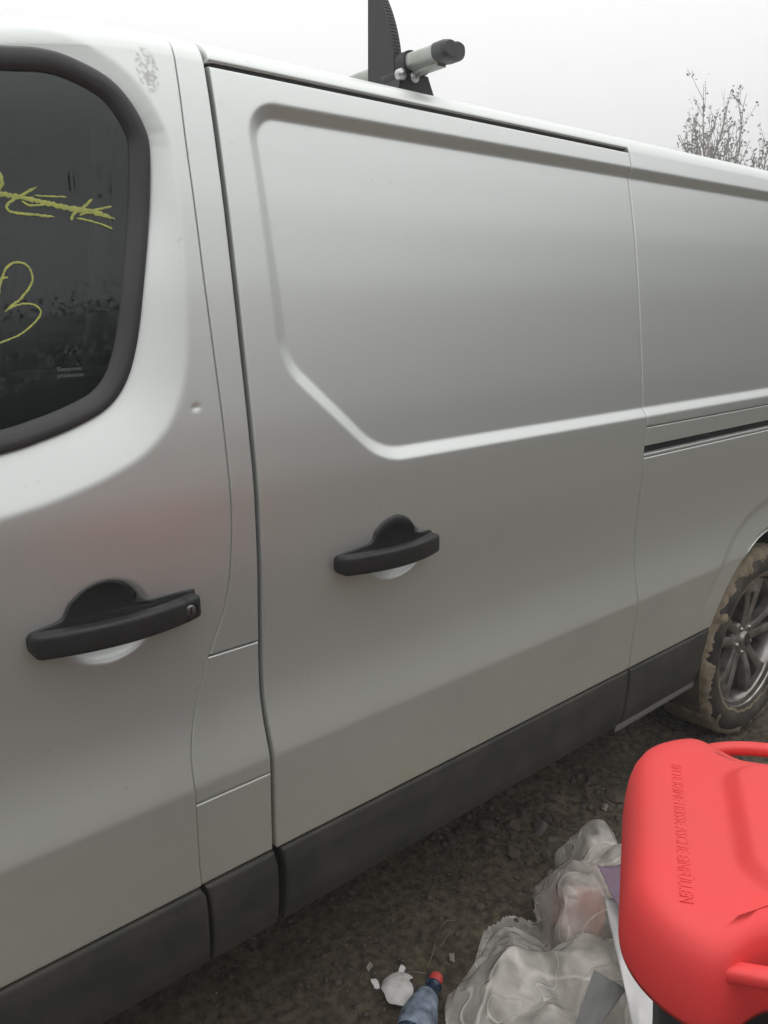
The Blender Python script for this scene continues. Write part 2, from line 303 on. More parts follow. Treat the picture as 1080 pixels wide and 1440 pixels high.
def sdf_poly(X, Z, poly):      # signed distance to a closed polygon, negative inside
    P = np.asarray(poly); d2 = np.full(X.shape, 1e9); ins = np.zeros(X.shape, bool)
    for k in range(len(P)):
        a, b = P[k], P[(k+1) % len(P)]; e = b-a; wx, wz = X-a[0], Z-a[1]
        t = np.clip((wx*e[0]+wz*e[1])/max(e@e, 1e-12), 0, 1)
        d2 = np.minimum(d2, (wx-e[0]*t)**2+(wz-e[1]*t)**2)
        c = (a[1] > Z) != (b[1] > Z)
        with np.errstate(divide='ignore', invalid='ignore'): xi = (b[0]-a[0])*(Z-a[1])/(b[1]-a[1])+a[0]
        ins ^= c & (X < xi)
    d = np.sqrt(d2); return np.where(ins, -d, d)
def inset_convex(poly, r):
    P = np.array(poly, float); c = P.mean(0); L = []
    for k in range(len(P)):
        a, b = P[k], P[(k+1) % len(P)]; n = np.array([b[1]-a[1], a[0]-b[0]]); n /= np.linalg.norm(n)
        if n@(c-a) < 0: n = -n
        L.append((n, n@a+r))
    return np.array([np.linalg.solve(np.array([L[k-1][0], L[k][0]]), np.array([L[k-1][1], L[k][1]])) for k in range(len(P))])
def vnoise2(X, Z, s, seed=0, octv=3):      # cheap smooth value noise on arrays
    out = np.zeros(np.shape(X)); amp = 1.0
    for o in range(octv):
        g = np.random.default_rng(seed+o*17).random((257, 257)); x = np.asarray(X)*s*2**o+31.7*o+1000.3; z = np.asarray(Z)*s*2**o+11.1*o+1000.7
        xi = np.floor(x).astype(int); zi = np.floor(z).astype(int); fx = x-xi; fz = z-zi; fx = fx*fx*(3-2*fx); fz = fz*fz*(3-2*fz)
        a, b, c, d = (g[i % 257, j % 257] for i, j in ((xi, zi), (xi+1, zi), (xi, zi+1), (xi+1, zi+1)))
        out += amp*((a*(1-fx)+b*fx)*(1-fz)+(c*(1-fx)+d*fx)*fz-.5); amp *= .5
    return out

# ------------------------------------------------------------------ ground
def ground_h(X, Y):
    r = np.hypot(X-1.2, Y); near = np.clip(1-(r-3)/6, .12, 1)
    return near*(0.030*vnoise2(X, Y, 1.6, 3, 3)+0.016*vnoise2(X, Y, 9, 5, 4)) - 0.010*np.exp(-((X-2.56)**2/.06+(Y-.14)**2/.03))
def axis_pts(lo, hi, st, far):
    a = list(np.arange(lo, hi, st)); s = st; x = a[-1]
    while x < far: s *= 1.22; x += s; a.append(x)
    s = st; x = a[0]; pre = []
    while x > -far: s *= 1.22; x -= s; pre.append(x)
    return np.array(pre[::-1]+a)
gx, gy = axis_pts(0.3, 3.2, 0.011, 130), axis_pts(-0.75, 1.0, 0.011, 130)
GX, GY = np.meshgrid(gx, gy)
gr = obj_np('ground', np.stack([GX, GY, ground_h(GX, GY)], -1), grid_faces(len(gy), len(gx)), GROUND); gr['kind'] = 'structure'

# ------------------------------------------------------------------ van body: shared cross-section (Y inwards, Z up)
pz = np.array([.25, .31, .40, .483, .60, .66, .68, .70, .74, .80, .88, .95, 1.03, 1.16, 1.26, 1.36, 1.475, 1.6, 1.70, 1.76, 1.80])
py = np.array([.040, .028, .018, .0115, .0022, -.0036, -.005, -.0020, .0072, .0158, .0165, .0125, .0065, .004, .012, .0240, .038, .057, .0755, .0885, .100])
tz = np.arange(.25, 1.80, .001); ty = np.interp(tz, pz, py)
def gsm(a, s):
    k = np.arange(-int(4*s), int(4*s)+1); g = np.exp(-k*k/(2*s*s)); g /= g.sum()
    ext = np.r_[a[0]+(a[0]-a[1:len(k)+1][::-1]), a, a[-1]+(a[-1]-a[-len(k)-1:-1][::-1])]
    return np.convolve(ext, g, 'same')[len(k):-len(k)]
wcr = np.exp(-((tz-.68)/.022)**2)
ty = gsm(ty, 20)*(1-wcr)+gsm(ty, 4)*wcr
base = lambda z: np.interp(z, tz, ty)
ry = np.array([.100, .1065, .116, .130, .150, .180, .24, .32, .45, .65, .97]); rz = np.array([1.800, 1.8125, 1.8235, 1.8325, 1.840, 1.847, 1.857, 1.866, 1.877, 1.886, 1.892])
roof = catmull(np.stack([ry, rz], -1), 200)
YC = 0.97
def rows_z(z0, z1, st=.004, edge=True):
    n = max(2, int((z1-z0)/st)); z = np.linspace(z0, z1, n)
    if edge: z = np.unique(np.r_[z, z0+.001, z0+.0022, z1-.001, z1-.0022])
    return np.stack([base(z), z], -1)
def rows_up(z0, ytop, st=.004):
    a = rows_z(z0, 1.799, st); b = roof[(roof[:, 0] > .1005) & (roof[:, 0] < ytop)][::1]
    return np.vstack([a, b])
def drop(X): return -np.where(X < .6, .40*(.6-X)**2, 0.0)
def rearfall(X): return -.006*np.clip(X-.7, 0, 3)
def warp_z(X, Z): return Z + drop(X)*smoothstep(1.68, 1.80, Z) + rearfall(X)*smoothstep(1.55, 1.80, Z)
# shut lines
E_z = np.array([.25, .403, .464, .528, .655, .71, .743, .81, .895, .966, 1.03, 1.10, 1.151, 1.262, 1.475, 1.678, 1.783, 1.9])
E_x = np.array([.497, .494, .491, .487, .485, .485, .488, .505, .537, .569, .582, .5885, .590, .590, .588, .591, .596, .602])
G_z = np.array([.25, .391, .479, .6, .68, .74, .793, .85, .897, 1.024, 1.258, 1.475, 1.735, 1.795, 1.9])
G_x = np.array([.640, .640, .637, .635, .634, .632, .632, .634, .636, .637, .638, .641, .647, .649, .651])
zf = np.arange(.25, 1.9, .002); Ef = gsm(np.interp(zf, E_z, E_x), 9); Gf = gsm(np.interp(zf, G_z, G_x), 9)
E = lambda z: np.interp(z, zf, Ef); G = lambda z: np.interp(z, zf, Gf)
XR = 1.760
# recess pressed into the cargo side
def round_poly(P, rad_, n=14):
    P = np.array(P, float); out_ = []
    for k in range(len(P)):
        a, b, c = P[k-1], P[k], P[(k+1) % len(P)]; e1 = (a-b)/np.linalg.norm(a-b); e2 = (c-b)/np.linalg.norm(c-b); th_ = math.acos(np.clip(e1@e2, -1, 1)); q = rad_[k]/math.tan(th_/2)
        p0, p1 = b+e1*q, b+e2*q; bis = (e1+e2)/np.linalg.norm(e1+e2); o = b+bis*rad_[k]/math.sin(th_/2)
        a0 = math.atan2(*(p0-o)[::-1]); a1 = math.atan2(*(p1-o)[::-1]); da = (a1-a0+math.pi) % (2*math.pi)-math.pi
        out_ += [o+rad_[k]*np.array([math.cos(a0+da*t), math.sin(a0+da*t)]) for t in np.linspace(0, 1, n)]
    return np.array(out_)
recess_poly = round_poly([(.6985, 1.758), (3.28, 1.752), (3.28, 1.166), (.898, 1.163), (.7035, 1.347)], [.062, .06, .06, .15, .11])
rs = np.linspace(0, .05, 200); prof = np.interp(rs, [0, .004, .0215, .0265, .05], [0, 1, 1, 0, 0]); prof = np.cumsum(prof); prof *= .0140/prof[-1]
def recess(X, Z): return np.interp(-sdf_poly(X, Z, recess_poly), rs, prof, left=0)
# window opening of the cab door
WIN = [(.355, 1.768), (.4, 1.773), (.437, 1.769), (.482, 1.752), (.508, 1.729), (.527, 1.695), (.532, 1.660), (.520, 1.575), (.496, 1.475), (.474, 1.395), (.45, 1.341),
       (.419, 1.308), (.376, 1.288), (.326, 1.273), (.27, 1.261), (.1, 1.236), (-.1, 1.208), (-.27, 1.190), (-.335, 1.205), (-.26, 1.33), (-.10, 1.52), (.04, 1.66), (.14, 1.728), (.25, 1.758)]
WOUT = catmull(WIN, 300, True)
tn = np.roll(WOUT, -1, 0)-np.roll(WOUT, 1, 0); tn /= np.linalg.norm(tn, axis=1)[:, None]; nin = np.stack([tn[:, 1], -tn[:, 0]], -1)
if np.mean(np.sum(nin*(WOUT.mean(0)-WOUT), 1)) < 0: nin = -nin
def wave(X, Z): return .00035*vnoise2(X, Z, 3.1, 21, 2)
def scallop(X, Z):
    s = sdf_poly(X, Z, WOUT[::2]); wd = .032+.050*smoothstep(1.72, 1.25, Z)
    t = 1-s/wd; q = np.linspace(-.3, 1.2, 300); pr = np.cumsum(np.interp(q, [-.3, -.04, .08, .95, 1.1], [0, 0, 1, 1, .2])); pr *= .026/np.interp(1, q, pr)
    return np.interp(t, q, pr)*(.34+.66*smoothstep(1.76, 1.55, Z)), s
def dish(X, Z, cx, cz, rx, rz_, dep):
    up_ = Z > cz-.002; q = ((X-cx)/(rx*np.where(up_, .86, 1)))**2+((Z-cz)/(rz_*np.where(up_, .97, 1)))**2; return dep*np.clip(1-q, 0, 1)**.85
HF, HS = (.378, 1.000, .074, .064), (.933, .993, .074, .055)
def disp_front(X, Z):
    s, _ = scallop(X, Z); d = s+wave(X, Z)+dish(X, Z, *HF, .030)
    d += .0035*np.exp(-((X-.547)**2+(Z-1.297)**2)/.0045**2)*np.where(Z < 1.299, 1, .3)
    return d
def disp_slide(X, Z): return recess(X, Z)+wave(X, Z)+dish(X, Z, *HS, .030)
def panel(name, XL, XRf, rows, m, parent, disp=None, off=0.0, st=.004, rad=.0035, flange=.022, cut=None, edges='lrtb', warp=True):
    Y0, Z0 = rows[:, 0], rows[:, 1]; xl = np.array([XL(z) if callable(XL) else XL for z in Z0]); xr = np.array([XRf(z) if callable(XRf) else XRf for z in Z0])
    wd = (xr-xl).mean(); n = max(3, int(wd/st)); u = np.unique(np.r_[np.linspace(0, 1, n), np.array([.001, .0022, .0035])/wd, 1-np.array([.001, .0022, .0035])/wd])
    X = xl[:, None]+(xr-xl)[:, None]*u[None]; Z = np.repeat(Z0[:, None], len(u), 1); Y = np.repeat(Y0[:, None], len(u), 1)+off
    if disp is not None: Y = Y+disp(X, warp_z(X, Z) if warp else Z)
    al = np.r_[0, np.cumsum(np.hypot(np.diff(Y0), np.diff(Z0)))]
    d = np.full(X.shape, 1.0)
    if 'l' in edges: d = np.minimum(d, X-xl[:, None])
    if 'r' in edges: d = np.minimum(d, xr[:, None]-X)
    if 'b' in edges: d = np.minimum(d, al[:, None])
    if 't' in edges: d = np.minimum(d, (al[-1]-al)[:, None])
    q = np.clip(rad-d, 0, rad); Y = Y+rad-np.sqrt(np.maximum(rad*rad-q*q, 0))
    if warp: Z = warp_z(X, Z)
    if flange:
        X, Y, Z = (np.pad(a, 1, mode='edge') for a in (X, Y, Z)); pm = np.ones(X.shape, bool); pm[1:-1, 1:-1] = False; Y = Y+pm*flange
    mask = None
    if cut is not None:
        X, Y, Z, keep = cut(X, Y, Z); mask = keep[:-1, :-1] & keep[1:, :-1] & keep[:-1, 1:] & keep[1:, 1:]
    V = np.stack([X, Y, Z], -1).reshape(-1, 3); F = grid_faces(*X.shape, mask); V, F = compact(V, F)
    return obj_np(name, V, F, m, parent)
WC = (2.575, .312); ARCH = .392; AC = (2.555, .335)
def cut_arch(X, Y, Z, c=AC, r=ARCH, lip=.022):
    q = np.hypot(X-c[0], Z-c[1]); cell = .012; near = (q < r) & (q > r-cell); k = np.where(near, r/np.maximum(q, 1e-6), 1)
    X2 = c[0]+(X-c[0])*k; Z2 = c[1]+(Z-c[1])*k
    return X2, Y, Z2, q > r-cell
def cut_win(X, Y, Z): return X, Y, Z, sdf_poly(X, Z, WOUT[::3]) > -.008
def archflare(X, Z):      # pressed flat band round the rear wheel opening
    q = np.hypot(X-AC[0], Z-AC[1])-ARCH; return .010*smoothstep(.115, .075, q)*smoothstep(.52, .72, Z)

van = tag(empty('panel_van', (1.0, YC, 0)), 'silver panel van with grey sill cladding and black door handles, parked on dirt', 'van')
XLd = lambda z: np.interp(z, [.48, 1.1, 1.2, 1.7, 1.87], [-.5, -.5, -.46, -.03, .10])
fd = panel('front_door', XLd, lambda z: E(z)-.0006, rows_up(.484, .165), PAINT, van, disp_front, 0, .004, cut=cut_win, edges='rb')
fd['label'] = 'front cab door with scuffed top corner and yellow marks on its window'
OFFP = .0030
panel('pillar_panel', lambda z: E(z)+.0008, lambda z: G(z)-.0045, rows_up(.8935, .165), PAINT, van, wave, OFFP*.5, .004, edges='lrb', rad=.0025)
panel('fuel_flap', lambda z: E(z)+.0008, lambda z: G(z)-.0045, rows_z(.6505, .8905), PAINT, van, wave, OFFP, .004, edges='lrtb', rad=.0025)
panel('pillar_panel', lambda z: E(z)+.0008, lambda z: G(z)-.0045, rows_z(.484, .6475), PAINT, van, wave, OFFP, .004, edges='lrtb', rad=.0025)
sd = panel('sliding_door', lambda z: G(z)+.003, XR-.0022, rows_z(.484, 1.7950, .0035), PAINT, van, disp_slide, 0, .0035)
sd['label'] = 'sliding cargo door with a pressed recess and black handle'
qu = panel('rear_quarter_panel', XR+.0015, 3.42, rows_up(1.1415, .165), PAINT, van, lambda X, Z: recess(X, Z)+wave(X, Z), 0, .006, edges='lb')
panel('track_cover', XR+.0025, 3.25, rows_z(1.0925, 1.1390), PAINT, van, None, .001, .02, rad=.002)
panel('track_lip', XR+.002, 3.25, rows_z(1.0640, 1.0715, .0015), PAINT, van, None, .0015, .02, rad=.002)
panel('rear_quarter_panel', XR+.0015, 3.42, rows_z(.484, 1.0620), PAINT, van, lambda X, Z: archflare(X, Z)+wave(X, Z), 0, .006, cut=cut_arch, edges='ltb')
panel('cant_rail', .6535, XR-.002, np.vstack([[[.1012, 1.8025]], roof[(roof[:, 0] > .1025) & (roof[:, 0] < .165)]]), PAINT, van, wave, 0, .006, edges='lrb', rad=.002)
# roof skin
yy_ = np.r_[roof[(roof[:, 0] >= .16)][::3]]; full = np.vstack([yy_, np.stack([2*YC-yy_[::-1, 0], yy_[::-1, 1]], -1)[1:]])
xs_ = np.linspace(.02, 3.42, 90); RX, RY = np.meshgrid(xs_, full[:, 0]); RZ = warp_z(RX, np.repeat(full[:, 1][:, None], 90, 1))
obj_np('roof', np.stack([RX, RY, RZ], -1), grid_faces(*RX.shape), PAINT, van)
# far side, tail, nose and screen, simply shaped
far = rows_up(.31, .165, .02); fx = np.linspace(0, 1, 60)
FXX = np.array([XLd(z) for z in far[:, 1]])[:, None]*(1-fx)+3.42*fx
obj_np('far_side', np.stack([FXX, np.repeat((2*YC-far[:, 0])[:, None], 60, 1), warp_z(FXX, np.repeat(far[:, 1][:, None], 60, 1))], -1), grid_faces(len(far), 60), PAINT, van)
tailr = np.vstack([far, full[2:-2], np.stack([2*YC-far[::-1, 0], far[::-1, 1]], -1)]); TN = len(tailr); ctr = np.array([YC, 1.05])
TV = []
for k, (s, dx) in enumerate([(1, 0), (.985, .03), (.95, .05), (.6, .07), (.02, .075)]):
    q = ctr+(tailr-ctr)*s; X = np.full(TN, 3.42+dx); TV.append(np.stack([X, q[:, 0], warp_z(np.full(TN, 3.42), q[:, 1])], -1))
obj_np('tail_panel', np.array(TV), grid_faces(5, TN), PAINT, van)
zs = np.linspace(1.10, 1.86, 24); vs = np.linspace(0, 1, 30); SV = []
for z in zs:
    y0 = float(base(min(z, 1.799)))+ (.0 if z < 1.80 else np.interp(z, roof[:, 1], roof[:, 0])-.1)
    yv = y0+(2*YC-2*y0)*vs; x = XLd(z)-.26*(1-((yv-YC)/(YC-y0))**2); SV.append(np.stack([x, yv, warp_z(np.full(30, XLd(z)), np.full(30, z))], -1))
obj_np('windscreen', np.array(SV), grid_faces(24, 30), GLASS, van)
NV = []; nx = np.linspace(-.5, -1.90, 50); FWC = (-.94, .322)
for x in nx:
    f = np.clip((-.75-x)/1.15, 0, 1); ins = .30*f**3; zt = 1.10-.16*f-.28*f**5
    zz = np.linspace(.31, zt-.06, 30); side = np.stack([base(zz)+ins, zz], -1)
    arc = np.array([[base(zt-.06)+ins+.06*(1-math.cos(a))+.0, zt-.06+.06*math.sin(a)] for a in np.linspace(.2, 1.57, 6)])
    top = np.stack([np.linspace(arc[-1, 0]+.05, YC, 8), zt+.03*(1-f)*np.sin(np.linspace(.1, 1.57, 8))], -1)
    half = np.vstack([side, arc, top]); sec = np.vstack([half, np.stack([2*YC-half[::-1, 0], half[::-1, 1]], -1)[1:]])
    NV.append(np.stack([np.full(len(sec), x)+.35*f*((sec[:, 0]-YC)/1.0)**2, sec[:, 0], sec[:, 1]], -1))
NV = np.array(NV); ncl = NV[-1].copy(); ncl = np.stack([NV[-1], np.stack([NV[-1][:, 0]-.02, YC+(NV[-1][:, 1]-YC)*.9, .6+(NV[-1][:, 2]-.6)*.85], -1), np.stack([NV[-1][:, 0]*0-1.95, YC+(NV[-1][:, 1]-YC)*.02, .6+(NV[-1][:, 2]-.6)*.02], -1)])
NV = np.concatenate([NV, ncl[1:]]); keep = np.hypot(NV[..., 0]-FWC[0], NV[..., 2]-FWC[1]) > .385
V, F = compact(NV.reshape(-1, 3), grid_faces(NV.shape[0], NV.shape[1], keep[:-1, :-1] & keep[1:, :-1] & keep[:-1, 1:] & keep[1:, 1:])); obj_np('bonnet_and_wings', V, F, PAINT, van)
# dark inner structure seen through the gaps
def cut_arch_in(X, Y, Z): return cut_arch(X, Y, Z, AC, ARCH+.006)
panel('inner_panel', .56, 3.40, rows_z(.33, 1.797, .02), RUBBER, van, recess, .020, .02, flange=0, edges='', cut=cut_arch_in)
panel('inner_panel', -.46, .58, rows_z(.33, 1.15, .02), RUBBER, van, None, .030, .03, flange=0, edges='')
rbox('door_seal', (.66, .104, 1.792), (1.75, .125, 1.80), RUBBER, van, .002)
# sill cladding
def clad(name, x0, x1, cut=None):
    z = np.unique(np.r_[np.linspace(.308, .4795, 34), .309, .3105, .4785, .477]); y = base(z)-.004+.006*smoothstep(.36, .308, z)-.003*smoothstep(.475, .44, z)
    return panel(name, x0, x1, np.stack([y, z], -1), CLAD, van, lambda X, Z: .0006*vnoise2(X, Z, 6, 4, 2), 0, .006, rad=.007, flange=.035, cut=cut)
clad('sill_cladding', -.5, lambda z: E(z)+.0045-.010*smoothstep(.46, .485, z))
clad('sill_cladding', lambda z: E(z)+.011-.006*smoothstep(.44, .485, z), lambda z: G(z)+.002-.006*smoothstep(.44, .485, z))
clad('sill_cladding', lambda z: G(z)+.017-.006*smoothstep(.44, .485, z), XR-.004)
clad('sill_cladding', XR+.004, lambda z: AC[0]-.004-np.sqrt(ARCH**2-(z-AC[1])**2))
rbox('sill_flange', (1.74, .028, .292), (2.155, .034, .309), mat('sill_edge', (.16, .155, .145), .6), van, .001)
rbox('underbody', (-.45, .09, .30), (2.12, 1.85, .36), DARK, van, .01)
rbox('underbody', (3.0, .09, .36), (3.40, 1.85, .42), DARK, van, .01)
rbox('exhaust_box', (.9, .9, .17), (1.6, 1.2, .29), DARK, van, .05, 3)
# wheel housing
th = np.linspace(-.35, np.pi+.35, 60); hv = np.stack([np.stack([AC[0]+(ARCH+.010)*np.cos(th), np.full(60, y), AC[1]+(ARCH+.010)*np.sin(th)], -1) for y in (.012, .10, .25, .45)])
obj_np('wheel_housing', hv, grid_faces(4, 60), mat('muddy_liner', (0.10, 0.08, 0.055), 0.95, var=0.5, vscale=25, bump=0.6, bscale=80), van)
rbox('wheel_housing_back', (2.12, .45, .20), (3.0, .46, .78), DARK, van, 0)
# ---- wheels
def wheel(cx, cz, yo, mirror=False, detail=True):
    s = -1 if mirror else 1; W = lambda V: np.stack([np.asarray(V)[:, 0]+cx, yo+s*np.asarray(V)[:, 1], np.asarray(V)[:, 2]+cz], -1)
    # root part is the tyre
    V, F = lathe_np([(.222, .030), (.240, .010), (.262, -.002), (.290, -.006), (.306, .004), (.318, .018), (.323, .034), (.326, .09), (.326, .16), (.320, .19), (.30, .212), (.24, .205), (.222, .19)], 96)
    V = np.array(V); r = np.hypot(V[:, 0], V[:, 2]); a = np.arctan2(V[:, 2], V[:, 0]); tread = smoothstep(.312, .324, r)
    V[:, [0, 2]] *= (1+.012*tread*np.sign(np.sin(a*40+V[:, 1]*25)))[:, None]
    ty_ = obj_np('wheel', W(V), F, TYRE, van)
    if not detail: return ty_
    # caked mud on the tread and shoulder, ragged inner edge
    n, mth = 26, 260; tt = np.linspace(0, 2*np.pi, mth, endpoint=False)
    prof = catmull([(.262, -.004), (.290, -.008), (.306, .001), (.318, .014), (.326, .032), (.329, .06), (.329, .10), (.329, .15), (.326, .185)], n)
    PR, TT = np.meshgrid(prof[:, 0], tt, indexing='ij'); PA = np.repeat(prof[:, 1][:, None], mth, 1)
    nz = vnoise2(np.cos(TT)*3+5, np.sin(TT)*3+PA*30, 2.2, 40, 4); nz2 = vnoise2(TT*4, PA*40, 2.5, 44, 3)
    t_ = np.linspace(0, 1, n)[:, None]; th_ = .0085+.009*nz+.006*nz2 - .030*smoothstep(.28, .12, t_+.14*nz+.08*vnoise2(np.cos(TT)*9+3, np.sin(TT)*9, 3.0, 71, 3))
    wd_ = np.clip(np.sin(TT-np.pi*.15)*.0, 0, 1)
    PR2 = PR+th_; PA2 = PA-np.minimum(th_, .012)*.5*smoothstep(.35, .1, t_)
    V = np.stack([PR2*np.cos(TT), PA2, PR2*np.sin(TT)], -1).reshape(-1, 3)
    i = np.arange(n*mth).reshape(n, mth); j = np.roll(i, -1, 1); F = np.stack([i[:-1], j[:-1], j[1:], i[1:]], -1).reshape(-1, 4)
    obj_np('mud_crust', W(V), F, MUD, ty_)
    V, F = lathe_np([(.226, .045), (.231, .018), (.236, .012), (.2385, .016), (.236, .022), (.228, .028), (.219, .032), (.212, .055), (.205, .12), (.212, .185)], 96); obj_np('rim', W(V), F, RIM, ty_)
    V, F = lathe_np([(.001, .115), (.14, .115), (.142, .14), (.205, .15)], 64); obj_np('brake_disc', W(V), F, DARK, ty_)
    # five twin spokes
    for k in range(5):
        a0 = R(12+72*k); bm = bmesh.new()
        for sg in (-1, 1):
            path = []
            for q in np.linspace(0, 1, 9):
                r = .040+.180*q; aw = a0+sg*(.30*(1-q)**2*.6+.115+.14*q**2); y = .050-.030*math.sin(q*1.9)*.6+.004*q
                hw = .0165*(1-.25*math.sin(q*3.1))+.006*q
                path.append((r, aw, y, hw))
            ring = []
            for r, aw, y, hw in path:
                c = Vector((r*math.cos(aw), y, r*math.sin(aw))); tv = Vector((-math.sin(aw), 0, math.cos(aw)))
                ring.append([bm.verts.new(W([c+tv*x+Vector((0, d, 0))])[0]) for x, d in ((-hw, .034), (-hw, .004), (-hw*.6, 0), (hw*.6, 0), (hw, .004), (hw, .034))])
            for p in range(len(ring)-1):
                for q in range(5): bm.faces.new((ring[p][q], ring[p][q+1], ring[p+1][q+1], ring[p+1][q]))
        # web joining the pair near the rim
        rg = []
        for q in np.linspace(0, 1, 4):
            r = .175+.046*q; y = .034+.002*q
            rg.append([bm.verts.new(W([(r*math.cos(a0+x), y, r*math.sin(a0+x))])[0]) for x in np.linspace(-.24, .24, 7)])
        for p in range(3):
            for q in range(6): bm.faces.new((rg[p][q], rg[p][q+1], rg[p+1][q+1], rg[p+1][q]))
        auto_sharp(bm_obj('spoke', bm, RIM, ty_), 40)
    V, F = lathe_np([(.001, .034), (.026, .034), (.030, .037), (.031, .046), (.060, .048), (.068, .054), (.070, .085)], 48); obj_np('hub', W(V), F, RIM, ty_)
    for k in range(5):
        a = R(48+72*k); V, F = lathe_np([(.001, .040), (.006, .040), (.0085, .044), (.009, .06)], 10, center=(.048*math.cos(a), 0, .048*math.sin(a))); obj_np('wheel_bolt', W(V), F, STEEL, ty_)
    V = []; F = []
    for q, (rx, rz2) in enumerate([(.018, .023), (.012, .016), (.007, .009)]):
        for p in range(24):
            a = 2*math.pi*p/24; V.append((rx*math.cos(a), .0325-(0.0018 if q == 1 else 0), rz2*math.sin(a)))
    F = [[q*24+p, q*24+(p+1) % 24, (q+1)*24+(p+1) % 24, (q+1)*24+p] for q in range(2) for p in range(24)]
    obj_np('centre_badge', W(V), F, TRIM, ty_)
    return ty_
wheel(WC[0], WC[1], .034)
wheel(FWC[0], FWC[1], .030, detail=False)
for cx in (WC[0], FWC[0]): wheel(cx, .322, 2*YC-.03, True, False)
# ---- cab door window: frame, glass, marks
def surf(P, off):
    z = P[:, 1].copy()
    for _ in range(6): z = P[:, 1]-drop(P[:, 0])*smoothstep(1.68, 1.80, z)
    return np.stack([P[:, 0], base(np.minimum(z, 1.798))+off-.026*.66*(1-smoothstep(1.76, 1.55, P[:, 1])), P[:, 1]], -1)
gin = WOUT+nin*.019; cg = gin.mean(0); rr = np.linspace(0, 1, 24)
GV = np.array([surf(cg+(gin-cg)*r, .0275) for r in rr]); n = 300; i = np.arange(24*n).reshape(24, n); j = np.roll(i, -1, 1)
gw = obj_np('door_window', GV, np.stack([i[:-1], j[:-1], j[1:], i[1:]], -1).reshape(-1, 4), GLASS, van)
gw['label'] = 'dark cab door window marked with yellow handwriting'
ringp = [(-.0035, .0225), (-.003, .0175), (.001, .0155), (.010, .0165), (.0165, .0195), (.0205, .0215), (.0215, .0235), (.0245, .0245), (.0255, .029)]
FV = np.array([surf(WOUT+nin*a, b) for a, b in ringp]); nr = len(ringp); i = np.arange(nr*n).reshape(nr, n); j = np.roll(i, -1, 1)
obj_np('window_frame', FV, np.stack([i[:-1], j[:-1], j[1:], i[1:]], -1).reshape(-1, 4), TRIM, gw)
strokes = [([(.21, 1.594), (.262, 1.597), (.300, 1.590), (.324, 1.588), (.342, 1.586), (.361, 1.584), (.385, 1.58), (.408, 1.576), (.43, 1.574), (.447, 1.572), (.474, 1.565)], .0042),
 ([(.372, 1.6), (.353, 1.589), (.34, 1.582), (.331, 1.574), (.331, 1.568), (.34, 1.565), (.366, 1.564), (.39, 1.563)], .0022),
 ([(.367, 1.589), (.38, 1.589), (.41, 1.59)], .0014), ([(.35, 1.581), (.359, 1.576), (.372, 1.577), (.385, 1.58)], .0018),
 ([(.445, 1.59), (.43, 1.577), (.416, 1.568), (.412, 1.559)], .0024), ([(.424, 1.567), (.446, 1.575), (.472, 1.582)], .0018),
 ([(.419, 1.563), (.435, 1.561), (.456, 1.556), (.469, 1.551)], .0017), ([(.327, 1.615), (.329, 1.607), (.327, 1.597), (.318, 1.592)], .003),
 ([(.300, 1.452), (.304, 1.469), (.31, 1.483), (.319, 1.497), (.332, 1.502), (.344, 1.498), (.348, 1.484), (.344, 1.473), (.33, 1.457), (.318, 1.448), (.306, 1.439)], .0019),
 ([(.306, 1.439), (.321, 1.447), (.338, 1.449), (.349, 1.444), (.351, 1.436), (.342, 1.425), (.323, 1.411), (.304, 1.403), (.27, 1.392)], .0015), ([(.300, 1.478), (.306, 1.48), (.317, 1.483)], .0015)]
for k, (pts, hw) in enumerate(strokes):
    n_ = max(16, int(len(pts)*9)); P = catmull(pts, n_); t_ = np.gradient(P, axis=0); t_ /= np.linalg.norm(t_, axis=1)[:, None]; nn = np.stack([-t_[:, 1], t_[:, 0]], -1)
    rg_ = np.random.default_rng(k); wv = hw*(.45+.6*rg_.random(n_)); wv2 = hw*(.45+.6*rg_.random(n_)); e = smoothstep(0, .08, np.linspace(0, 1, n_))*smoothstep(1, .93, np.linspace(0, 1, n_))*.7+.3
    L, Rr = P+nn*(wv*e)[:, None], P-nn*(wv2*e)[:, None]; Vv = np.stack([surf(L, .0264-.0001*k*.3), surf(P, .0259-.0001*k*.3), surf(Rr, .0264-.0001*k*.3)])
    obj_np('handwriting_stroke', Vv, grid_faces(3, n_), CHALK, gw)
def text_mesh(name, body, size, m, parent, mtx, extrude=0.0, sx=1.0, bevel=0):
    cu = bpy.data.curves.new(name+'_font', 'FONT'); cu.body = body; cu.size = size; cu.extrude = extrude; cu.align_x = 'CENTER'; cu.align_y = 'CENTER'; cu.resolution_u = 2; cu.bevel_depth = bevel
    to = bpy.data.objects.new(name+'_tmp', cu); C.objects.link(to); dg = bpy.context.evaluated_depsgraph_get(); me = bpy.data.meshes.new_from_object(to.evaluated_get(dg))
    bpy.data.objects.remove(to); bpy.data.curves.remove(cu); me.transform(Matrix.Diagonal((sx, 1, 1, 1))); me.transform(mtx); me.materials.clear(); me.materials.append(m)
    o = bpy.data.objects.new(name, me); C.objects.link(o); put(o, parent); return o
def on_glass(x, z, off=.0255):
    zz = z; dy = float(base(z+.02)-base(z-.02))/.04
    return Matrix.Translation((x, float(base(z))+off, zz)) @ Matrix.Rotation(math.pi/2-math.atan(dy), 4, 'X')
text_mesh('printed_notice', 'Electronic\nprotection', .0085, PRINT, gw, on_glass(.378, 1.357))
